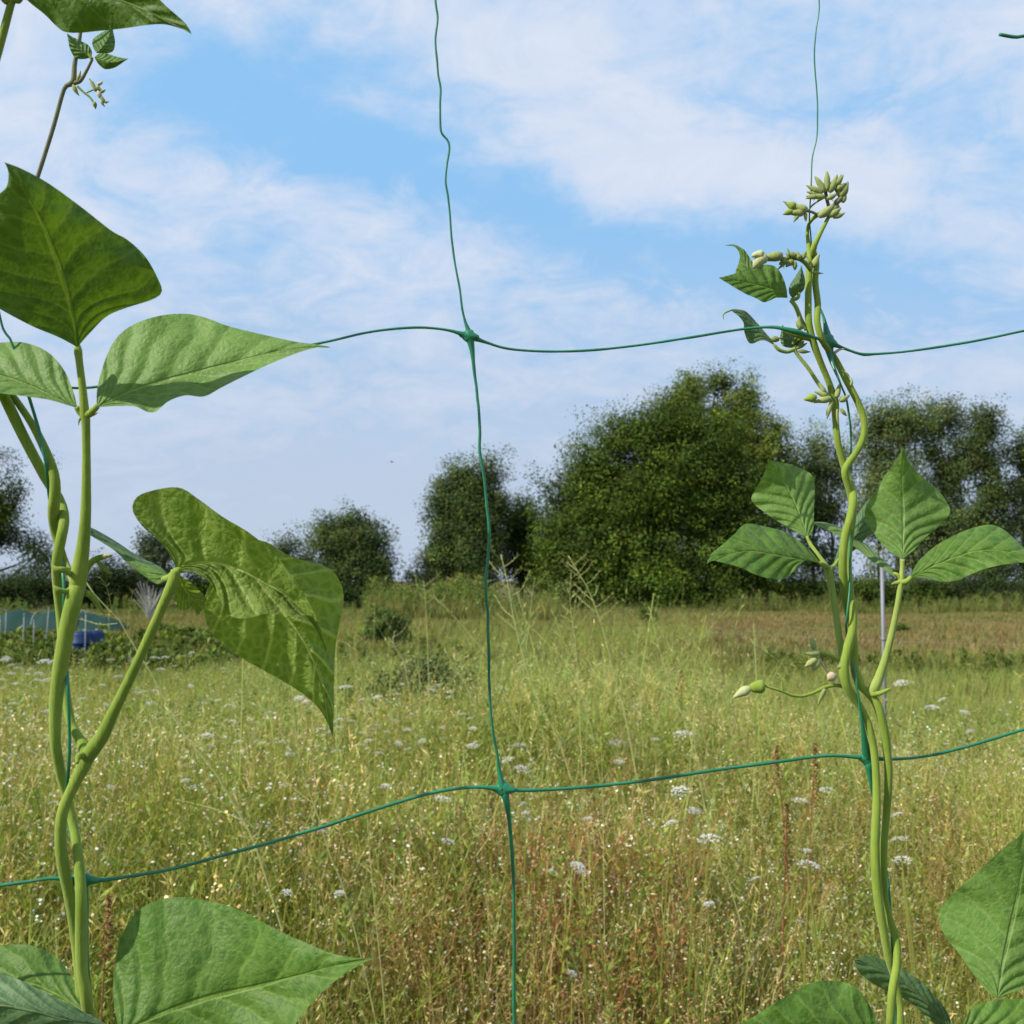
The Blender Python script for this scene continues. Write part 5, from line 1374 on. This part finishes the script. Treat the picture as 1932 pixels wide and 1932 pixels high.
def tree(name, label, px, Y, lobes_px, n_clump, col, leaf=0.20, per=14, spread=0.35, gap=0.0, seed=0, trunks=((0, 0.16),), group='trees along the far side of the field', cat='tree', depth=0.8, shell=0.45, limbs=5, base_py=None, var=0.22, droop=0.0, ydepth=None):
    x0 = ground_x(px, Y)
    z0 = float(gz(x0, Y)) if abs(x0) < 90 else 0.0
    e = empty(name, (x0, Y, z0)); tag(e, label, cat, group)
    lob = []
    for q in lobes_px:
        lx, ly, rx, ry = q[:4]
        yo = q[4] if len(q) > 4 else 0.0
        rxm = rx / F * Y; rym = ry / F * Y
        lob.append((ground_x(lx, Y), Y + yo, z_at(ly, Y), rxm, min(rxm * depth, ydepth or 99), rym))
    v, f, c = crown_mesh(lob, n_clump, per, leaf, spread, col, gap, seed, shell, var, droop)
    place('crown', v, f, M['foliage'], e, c, False)
    top = max(l[2] + l[5] * 0.5 for l in lob)
    r = random.Random(seed)
    for dx, tr in trunks:
        bx = x0 + dx
        pts = [(bx, Y, z0 - 0.1)]
        for k in range(1, 6):
            pts.append((bx + r.uniform(-.12, .12) * k * 0.4 * (1 + dx * 0.2), Y + r.uniform(-.1, .1), z0 + (top - z0) * k / 5.5))
        w = catmull(np.array(pts), 24)
        v, f = tube(w, np.linspace(tr * 1.2, tr * 0.15, 24), 9)
        tk = place('trunk', v, f, M['bark'], e)
        for b in range(limbs):
            l = lob[r.randrange(len(lob))]
            s_ = w[int(r.uniform(0.2, 0.75) * 23)]
            tg = np.array([l[0] + r.uniform(-.6, .6) * l[3], l[1] + r.uniform(-.6, .6) * l[4], l[2] + r.uniform(-.2, .7) * l[5]])
            m_ = (s_ + tg) / 2 + np.array([r.uniform(-.2, .2), 0, -0.1])
            v, f = tube(catmull(np.array([s_, m_, tg]), 10), np.linspace(tr * 0.4, tr * 0.06, 10), 6)
            place('limb', v, f, M['bark'], tk)
    return e

TD = (0.052, 0.085, 0.015); TM = (0.068, 0.108, 0.015); TL = (0.110, 0.152, 0.028); TG = (0.074, 0.108, 0.031)
# far left
tree('broadleaf_tree', 'dark tree cut by the left frame edge, with loose branches to the right', -10, 55,
    [(-10, 930, 60, 70), (15, 905, 45, 45), (-20, 1010, 70, 70), (40, 1040, 40, 26), (70, 1050, 22, 30), (0, 1085, 80, 60), (-60, 980, 70, 100)], 1500, TD, 0.19, 13, 0.26, 0.30, 1, ((0, 0.2),))
tree('dark_shrub', 'dark bushy shrub under the far left tree, above the green netting', 70, 52, [(60, 1110, 60, 44), (20, 1125, 60, 34), (100, 1100, 26, 36), (110, 1128, 40, 28)], 700, (0.030, 0.052, 0.014), 0.15, 12, 0.22, 0, 2, ((0, 0.08),), 'shrubs below the far trees', 'shrub', limbs=3)
tree('dark_shrub', 'very dark rounded shrub behind the left bean stems', 205, 54, [(190, 1105, 50, 50), (225, 1115, 40, 44), (165, 1130, 36, 34)], 700, (0.028, 0.048, 0.012), 0.16, 12, 0.22, 0, 3, ((0, 0.08),), 'shrubs below the far trees', 'shrub', limbs=3)
tree('willow_tree', 'small grey-green tree seen behind the narrow bean leaflet', 285, 56, [(285, 1060, 42, 40), (270, 1100, 40, 36), (310, 1095, 30, 40), (290, 1035, 26, 20)], 500, (0.085, 0.110, 0.055), 0.20, 12, 0.26, 0.28, 4, ((0, 0.09), (0.5, 0.07)), droop=0.8)
tree('dark_shrub', 'shrub hidden behind the drooping bean leaf', 400, 57, [(380, 1110, 50, 40), (440, 1105, 50, 44), (490, 1110, 40, 40)], 600, TD, 0.18, 12, 0.26, 0.1, 5, ((0, 0.08),), 'shrubs below the far trees', 'shrub', limbs=3)
tree('broadleaf_tree', 'low loose tree left of the rounded tree, partly behind the drooping leaf', 535, 60, [(530, 1050, 46, 42), (500, 1070, 36, 44), (560, 1060, 36, 50), (540, 1100, 60, 50)], 700, TG, 0.20, 12, 0.28, 0.26, 6, ((0, 0.10),))
tree('broadleaf_tree', 'rounded blue-green tree standing alone left of the gap', 660, 58, [(655, 1030, 58, 55), (620, 1010, 40, 36), (690, 1020, 40, 45), (700, 1070, 40, 45), (640, 1085, 70, 55), (665, 990, 30, 26)], 1500, TG, 0.19, 13, 0.24, 0.18, 7, ((0, 0.14),))
tree('dark_shrub', 'low dark hedge shrub right of the rounded tree', 730, 57, [(725, 1120, 40, 26), (690, 1130, 50, 26), (650, 1135, 40, 22)], 500, (0.035, 0.060, 0.016), 0.16, 12, 0.22, 0, 8, ((0, 0.06),), 'shrubs below the far trees', 'shrub', limbs=3)
tree('willow_shrub', 'thin grey-green shrub at the gap left of the tall oval tree', 785, 58, [(785, 1105, 26, 36), (775, 1085, 12, 24), (800, 1120, 26, 26)], 240, (0.075, 0.100, 0.050), 0.17, 11, 0.2, 0.3, 9, ((0, 0.05),), 'shrubs below the far trees', 'shrub', limbs=3)
tree('broadleaf_tree', 'tall oval tree behind the centre strand', 880, 60, [(860, 960, 52, 62), (900, 920, 40, 45), (845, 1020, 50, 70), (910, 1000, 50, 70), (880, 1070, 75, 55), (870, 895, 26, 24), (930, 960, 34, 40), (920, 885, 22, 22), (820, 1075, 34, 50), (880, 960, 60, 80), (885, 1030, 80, 70), (840, 930, 26, 30)], 2900, TG, 0.19, 14, 0.26, 0.12, 10, ((-0.8, 0.12), (0.6, 0.13)))
tree('broadleaf_tree', 'darker low tree wedged between the oval tree and the dense tree', 985, 62, [(985, 990, 40, 55), (970, 1040, 46, 60), (1000, 1060, 46, 66)], 800, TD, 0.20, 13, 0.28, 0.1, 11, ((0, 0.12),))
# the big dense tree
tree('broadleaf_tree', 'big dense dark tree with lit yellow-green leaves, widest of all', 1230, 56,
    [(1200, 930, 150, 110), (1120, 940, 95, 100), (1060, 990, 60, 100), (1290, 920, 120, 120), (1380, 960, 90, 110), (1200, 1040, 170, 80), (1350, 1050, 110, 80), (1080, 1070, 80, 60), (1160, 830, 70, 50), (1240, 815, 80, 60), (1160, 796, 14, 20), (1330, 840, 80, 60), (1420, 1060, 50, 70), (1250, 1095, 200, 44), (1112, 885, 46, 38), (1300, 1110, 170, 30), (1130, 1100, 110, 34)], 8000, TM, 0.21, 14, 0.28, 0.06, 12, ((-1.6, 0.2), (0.2, 0.24), (1.8, 0.2)), depth=0.75, var=0.30, ydepth=4.0)
tree('ash_tree', 'tallest feathery tree rising behind the dense dark tree', 1350, 61,
    [(1350, 800, 80, 80), (1300, 755, 50, 45), (1370, 735, 40, 45), (1320, 720, 26, 26), (1405, 745, 24, 40), (1280, 790, 50, 45), (1410, 820, 50, 60), (1350, 690, 18, 16), (1330, 880, 100, 80), (1420, 780, 18, 20)], 1900, TL, 0.22, 12, 0.26, 0.22, 13, ((0, 0.2),))
tree('ash_tree', 'lighter tree at the right shoulder of the dense dark tree', 1460, 60, [(1460, 835, 42, 42), (1430, 870, 40, 40), (1470, 890, 46, 50), (1450, 960, 60, 70), (1440, 1040, 60, 60)], 1000, TL, 0.21, 12, 0.28, 0.2, 14, ((0, 0.14),))
# airy row on the right
RB = (0.100, 0.138, 0.044)
tree('ash_tree', 'airy tree behind the right bean stems, sky showing through', 1545, 62, [(1540, 850, 40, 36), (1570, 880, 46, 50), (1525, 900, 36, 46), (1550, 960, 56, 60), (1540, 1040, 60, 60)], 1156, RB, 0.20, 11, 0.26, 0.27, 15, ((-0.4, 0.10), (0.7, 0.09)))
tree('ash_tree', 'tall airy tree with single tuft on top, right of the bean stems', 1690, 61, [(1690, 800, 60, 44), (1650, 830, 44, 50), (1730, 800, 46, 46), (1697, 744, 9, 7), (1690, 880, 80, 60), (1660, 960, 70, 60), (1730, 950, 60, 60), (1690, 1040, 80, 60)], 2167, RB, 0.20, 11, 0.26, 0.27, 16, ((-0.9, 0.12), (0.1, 0.12), (1.0, 0.10)))
tree('ash_tree', 'airy tree between the tufted tree and the compact crown', 1790, 62, [(1790, 790, 50, 40), (1770, 850, 46, 50), (1800, 900, 46, 60), (1780, 980, 60, 60), (1790, 1050, 60, 50)], 1445, RB, 0.20, 11, 0.26, 0.27, 17, ((-0.3, 0.11), (0.8, 0.10)))
tree('ash_tree', 'airy tree with compact greener crown near the right edge', 1862, 60, [(1862, 806, 36, 40), (1850, 860, 44, 44), (1875, 920, 44, 60), (1850, 1000, 50, 60), (1870, 1060, 50, 50)], 1300, (0.062, 0.092, 0.028), 0.20, 12, 0.24, 0.14, 18, ((0, 0.13),))
tree('ash_tree', 'airy tree cut by the right frame edge', 1950, 61, [(1945, 850, 44, 40), (1930, 920, 46, 50), (1970, 880, 60, 60), (1945, 1000, 60, 70), (1960, 1060, 60, 50)], 1445, RB, 0.20, 11, 0.26, 0.27, 19, ((-0.5, 0.11), (0.6, 0.11)))
tree('ash_tree', 'next airy tree of the right row just outside the frame', 2060, 62, [(2060, 830, 70, 60), (2050, 930, 80, 80), (2060, 1040, 80, 70)], 1300, RB, 0.20, 11, 0.28, 0.27, 20, ((0, 0.12),))
# undergrowth shrubs beneath the row
for px, w, h, c, lb, sd in ((1500, 60, 34, TD, 'dark undergrowth shrub right of the dense tree base', 41), (1585, 50, 30, (0.045, 0.075, 0.016), 'undergrowth shrub behind the left leaf stalk of the right vine', 42), (1640, 46, 26, TD, 'undergrowth shrub just left of the grey pole top', 43), (1735, 60, 26, TD, 'undergrowth shrub right of the grey pole', 44), (1830, 56, 28, (0.034, 0.056, 0.018), 'undergrowth shrub below the compact crown', 45), (1920, 60, 26, (0.034, 0.056, 0.018), 'undergrowth shrub at the right frame edge', 46), (1100, 90, 26, TD, 'low shrub at the left foot of the dense tree', 47)):
    tree('dark_shrub', lb, px, 57, [(px, 1118, w, h), (px - w * .5, 1126, w * .6, h * .7), (px + w * .5, 1124, w * .6, h * .8)], 420, c, 0.16, 12, 0.22, 0, sd, ((0, 0.06),), 'shrubs below the far trees', 'shrub', limbs=2)
# round bush in the field and small tufts
tree('round_bush', 'round leafy bush alone in the field left of the centre strand', 730, 24.5, [(730, 1178, 36, 34), (712, 1190, 26, 24), (748, 1192, 28, 26), (728, 1205, 34, 16)], 520, (0.085, 0.130, 0.030), 0.085, 12, 0.06, 0, 50, ((0, 0.03),), 'bushes in the field', 'bush', limbs=4)
tree('weed_tuft', 'small dark leafy tuft in the mown field below the dense tree', 1218, 36, [(1218, 1160, 18, 12), (1230, 1164, 12, 8)], 90, TM, 0.09, 10, 0.06, 0, 51, ((0, 0.02),), 'bushes in the field', 'bush', limbs=2)
tree('weed_tuft', 'tiny dark tuft in the mown field right of the grey pole', 1697, 30, [(1697, 1190, 14, 7)], 60, TD, 0.08, 10, 0.05, 0, 52, ((0, 0.02),), 'bushes in the field', 'bush', limbs=2)
tree('leafy_shrub', 'dark leafy weed clump at the meadow edge below the round bush', 800, 10.8, [(770, 1300, 50, 26), (820, 1292, 50, 34), (850, 1310, 40, 22), (720, 1310, 40, 18), (800, 1270, 20, 20), (690, 1322, 30, 14)], 760, (0.085, 0.120, 0.045), 0.055, 8, 0.09, 0.30, 53, ((0, 0.012),), 'bushes in the field', 'bush', limbs=4)
# pale dry brush seen between leaf and stalk
e = empty('dry_bush', (ground_x(285, 40), 40.0, float(gz(ground_x(285, 40), 40.0)))); tag(e, 'pale grey bare brush seen between the left bean stalks', 'bush', 'bushes in the field')
M['pale_twig'] = simple_mat('pale_twig', (0.42, 0.42, 0.40), 0.8, 0.1)
b0 = np.array([ground_x(285, 40), 40.0, 0.0])
for k in range(42):
    a = rv(0, 6.28); l = rv(0.7, 1.5); sp_ = rv(0.1, 0.7)
    p1 = b0 + np.array([math.cos(a) * sp_ * 0.4, math.sin(a) * sp_ * 0.4, l * 0.55]); p2 = b0 + np.array([math.cos(a) * sp_, math.sin(a) * sp_, l])
    v, f = tube(catmull(np.array([b0, p1, p2]), 8), np.linspace(0.012, 0.005, 8), 5)
    place('twig', v, f, M['pale_twig'], e)

#==GARDEN THINGS==
def box(cx_, cy_, cz_, sx, sy, sz):
    v = np.array([[x, y, z] for x in (-.5, .5) for y in (-.5, .5) for z in (-.5, .5)]) * [sx, sy, sz] + [cx_, cy_, cz_]
    f = [(0, 1, 3, 2), (4, 6, 7, 5), (0, 4, 5, 1), (2, 3, 7, 6), (0, 2, 6, 4), (1, 5, 7, 3)]
    return v, f
# grey metal pole with wire
M['steel'] = simple_mat('galvanised_steel', (0.22, 0.23, 0.25), 0.6, 0.4, 0.15, 6.0, 0.1, 0.2)
M['wire'] = simple_mat('wire', (0.34, 0.34, 0.30), 0.5, 0.4)
PY = 9.2; PX = ground_x(1663, PY)
e = empty('metal_pole', (PX, PY, 0.0)); tag(e, 'slim grey metal pole standing in the grass right of the bean stems', 'pole')
zt = z_at(1045, PY)
v, f = tube(np.array([[PX, PY, -0.1], [PX, PY, zt * 0.5], [PX, PY, zt]]), 0.015, 14); place('post', v, f, M['steel'], e)
v, f = tube(np.array([[PX, PY, zt], [PX, PY, zt + 0.012], [PX, PY, zt + 0.02]]), np.array([0.017, 0.017, 0.010]), 14); place('cap', v, f, M['steel'], e)
v, f = tube(np.array([[PX, PY, z_at(1206, PY) - .01], [PX, PY, z_at(1206, PY) + .01]]), 0.019, 14); place('wire_clip', v, f, M['steel'], e)
w = []
for t in np.linspace(0, 1, 30):
    px = 1330 + (2250 - 1330) * t
    w.append([ground_x(px, PY), PY + 0.02, z_at(1193 + (px - 1330) * 0.030, PY) - 0.03 * math.sin(math.pi * t)])
v, f = tube(np.array(w), 0.0009, 6); o = mesh_obj('fence_wire', v, f, M['wire'], origin=None); tag(o, 'thin taut wire running level across the mown field past the pole', 'wire')
# white stakes
M['white_plastic'] = simple_mat('white_plastic', (0.26, 0.28, 0.27), 0.6, 0.2, 0.1)
def stake(label, px, y0, Y, lean=0.0):
    x0 = ground_x(px, Y); zt = z_at(y0, Y)
    e = empty('garden_stake', (x0, Y, 0.0)); tag(e, label, 'stake', 'thin white stakes in the garden')
    v, f = tube(np.array([[x0, Y, -0.05], [x0 + lean * .5, Y, zt * .5], [x0 + lean, Y, zt]]), np.array([0.011, 0.010, 0.009]), 8); place('shaft', v, f, M['white_plastic'], e)
    v, f = tube(np.array([[x0 + lean, Y, zt], [x0 + lean, Y, zt + .03], [x0 + lean, Y, zt + .045]]), np.array([0.016, 0.016, 0.006]), 8); place('cap', v, f, M['white_plastic'], e)
for lb, px, y0, Y, le in (('thin white stake at the left frame edge by the green netting', 4, 1166, 21, 0), ('thin white stake rising against the netting, second from the left edge', 15, 1154, 23, 0.0), ('white stake in the dark bed below the netting middle', 48, 1162, 20, 0.01), ('tall white stake beside the left bean stems', 90, 1150, 21, 0.05), ('short white stake close beside a taller one in the dark bed', 68, 1174, 21, 0), ('white stake standing in front of the blue barrels', 165, 1158, 19, 0.0), ('small white stake alone in the mown field behind the right bean stalk', 1573, 1143, 40, 0.0)):
    stake(lb, px, y0, Y, le)
# blue barrels
m, g = new_mat('blue_plastic')
tcn = g.n('ShaderNodeTexCoord'); nz = g.noise(tcn.outputs['Object'], 7.0, 5)
p = principled(g, g.mix(nz, (0.005, 0.020, 0.075), (0.012, 0.040, 0.135)), 0.55, 0.3); out(g, p.outputs[0]); M['blue'] = m
def barrel(label, px, Y):
    x0 = ground_x(px, Y)
    e = empty('blue_barrel', (x0, Y, 0.0)); tag(e, label, 'barrel', 'blue barrels in the garden')
    h = 0.56; rr = 0.20
    prof = [(0, 0.90), (0.03, 0.97), (0.08, 1.0), (0.30, 1.0), (0.32, 1.05), (0.35, 1.05), (0.37, 1.0), (0.62, 1.0), (0.64, 1.05), (0.67, 1.05), (0.69, 1.0), (0.92, 1.0), (0.97, 0.95), (1.0, 0.86)]
    v, f = tube(np.array([[x0, Y, a * h] for a, _ in prof]), np.array([b * rr for _, b in prof]), 24); place('drum', v, f, M['blue'], e)
    v, f = tube(np.array([[x0, Y, h], [x0, Y, h + .012], [x0, Y, h + .02]]), np.array([rr * .8, rr * .8, rr * .6]), 24); place('lid', v, f, M['blue'], e)
    v, f = tube(np.array([[x0 + rr * .4, Y - .02, h + .02], [x0 + rr * .4, Y - .02, h + .05]]), 0.03, 12); place('bung', v, f, M['white_plastic'], e)
barrel('blue plastic barrel left of its twin behind the left bean stem', 157, 20.1)
barrel('blue plastic barrel on the right of the pair, clear of the stem', 180, 20.3)
# green net cage over the bed
m, g = new_mat('green_mesh_cloth')
tcn = g.n('ShaderNodeTexCoord'); nz = g.noise(tcn.outputs['Object'], 3.0, 5)
p = principled(g, g.mix(nz, (0.006, 0.040, 0.034), (0.015, 0.070, 0.060)), 0.7, 0.2)
tr = g.n('ShaderNodeBsdfTransparent'); mx = g.n('ShaderNodeMixShader'); mx.inputs[0].default_value = 0.25
g.link(p.outputs[0], mx.inputs[1]); g.link(tr.outputs[0], mx.inputs[2]); out(g, mx.outputs[0]); M['mesh_cloth'] = m
CY = 29.0
e = empty('netting_tunnel', (ground_x(60, CY), CY, 0.0)); tag(e, 'low tunnel of blue-green netting over a garden bed at the far left', 'net tunnel')
n = 60
xs_ = np.linspace(ground_x(-160, CY), ground_x(238, CY), n)
V = []; prof = [(-0.75, 0.02), (-0.70, 0.25), (-0.55, 0.55), (-0.25, 0.68), (0.1, 0.70), (0.5, 0.62), (0.72, 0.3), (0.78, 0.02)]
hoops = []
for i_, x_ in enumerate(xs_):
    sag = 0.09 * abs(math.sin(i_ / 60 * math.pi * 5)) + 0.04 * math.sin(i_ * 0.7)
    end = 1 - 0.55 * max(0, (i_ - 50) / 9.0)
    for py_, pz_ in prof:
        V.append((x_, CY + py_, max(0.01, (pz_ * (1 + 0.12 * sag) - (0.10 - sag) * (pz_ > .5)) * end)))
    if i_ in (0, 12, 24, 36, 48): hoops.append(x_)
k = len(prof)
i = np.arange(n - 1)[:, None] * k; j = np.arange(k - 1)[None, :]
Fc = np.stack([i + j, i + j + 1, i + k + j + 1, i + k + j], -1).reshape(-1, 4)
place('netting', np.array(V), Fc, M['mesh_cloth'], e)
for x_ in hoops:
    w = np.array([[x_, CY + a * 1.02, max(0, b + 0.02)] for a, b in prof]); v, f = tube(catmull(w, 24), 0.012, 8); place('hoop', v, f, M['white_plastic'], e)
# tiled shed far behind on the left
M['tile'] = simple_mat('terracotta', (0.46, 0.17, 0.08), 0.8, 0.1, 0.25, 6.0, 0.3)
M['plaster'] = simple_mat('plaster', (0.42, 0.36, 0.28), 0.9, 0.1, 0.1)
HY = 58.5; hx = ground_x(42, HY)
e = empty('garden_shed', (hx, HY, 0.0)); tag(e, 'small shed with terracotta roof peeking through shrubs at far left', 'shed')
v, f = box(hx, HY, 0.42, 2.0, 1.4, 0.84); place('wall', v, f, M['plaster'], e, smooth=False)
V = []; Fc = []
for s_ in (-1, 1):
    b = len(V)
    V += [(hx - 1.15, HY, 1.22), (hx + 1.15, HY, 1.22), (hx + 1.15, HY + s_ * 0.85, 0.78), (hx - 1.15, HY + s_ * 0.85, 0.78), (hx - 1.15, HY, 1.16), (hx + 1.15, HY, 1.16), (hx + 1.15, HY + s_ * 0.85, 0.72), (hx - 1.15, HY + s_ * 0.85, 0.72)]
    Fc += [(b, b + 1, b + 2, b + 3), (b + 4, b + 7, b + 6, b + 5), (b + 2, b + 6, b + 7, b + 3), (b, b + 3, b + 7, b + 4), (b + 1, b + 5, b + 6, b + 2)]
place('roof', np.array(V), Fc, M['tile'], e, smooth=False)
v, f = box(hx + 0.4, HY - 0.71, 0.36, 0.5, 0.03, 0.72); place('door', v, f, M['bark'], e, smooth=False)
# bird
M['bird'] = simple_mat('bird_dark', (0.03, 0.03, 0.03), 0.7, 0.2)
BY = 70.0; bc = np.array([ground_x(738, BY), BY, z_at(872, BY)])
e = empty('bird', tuple(bc)); tag(e, 'tiny dark bird flying in the open sky left of the centre strand', 'bird')
v, f = tube(bc + np.array([[-.09, 0, 0], [-.05, 0, .01], [0, 0, .015], [.05, 0, .015], [.08, 0, .02], [.11, 0, .015]]), np.array([.006, .02, .03, .026, .018, .003]), 8)
body = place('body', v, f, M['bird'], e)
for s_ in (-1, 1):
    w0 = bc + np.array([[-.03, 0, .02], [.03, 0, .02], [.02, s_ * .08, .06], [-.03, s_ * .08, .06], [-.05, s_ * .17, .03], [-.03, s_ * .17, .03]])
    w1 = w0 + np.array([0, 0, -.006])
    place('wing', np.vstack([w0, w1]), [(0, 1, 2, 3), (3, 2, 5, 4), (6, 9, 8, 7), (9, 10, 11, 8), (0, 6, 7, 1), (1, 7, 8, 2), (2, 8, 11, 5), (5, 11, 10, 4), (4, 10, 9, 3), (3, 9, 6, 0)], M['bird'], e)
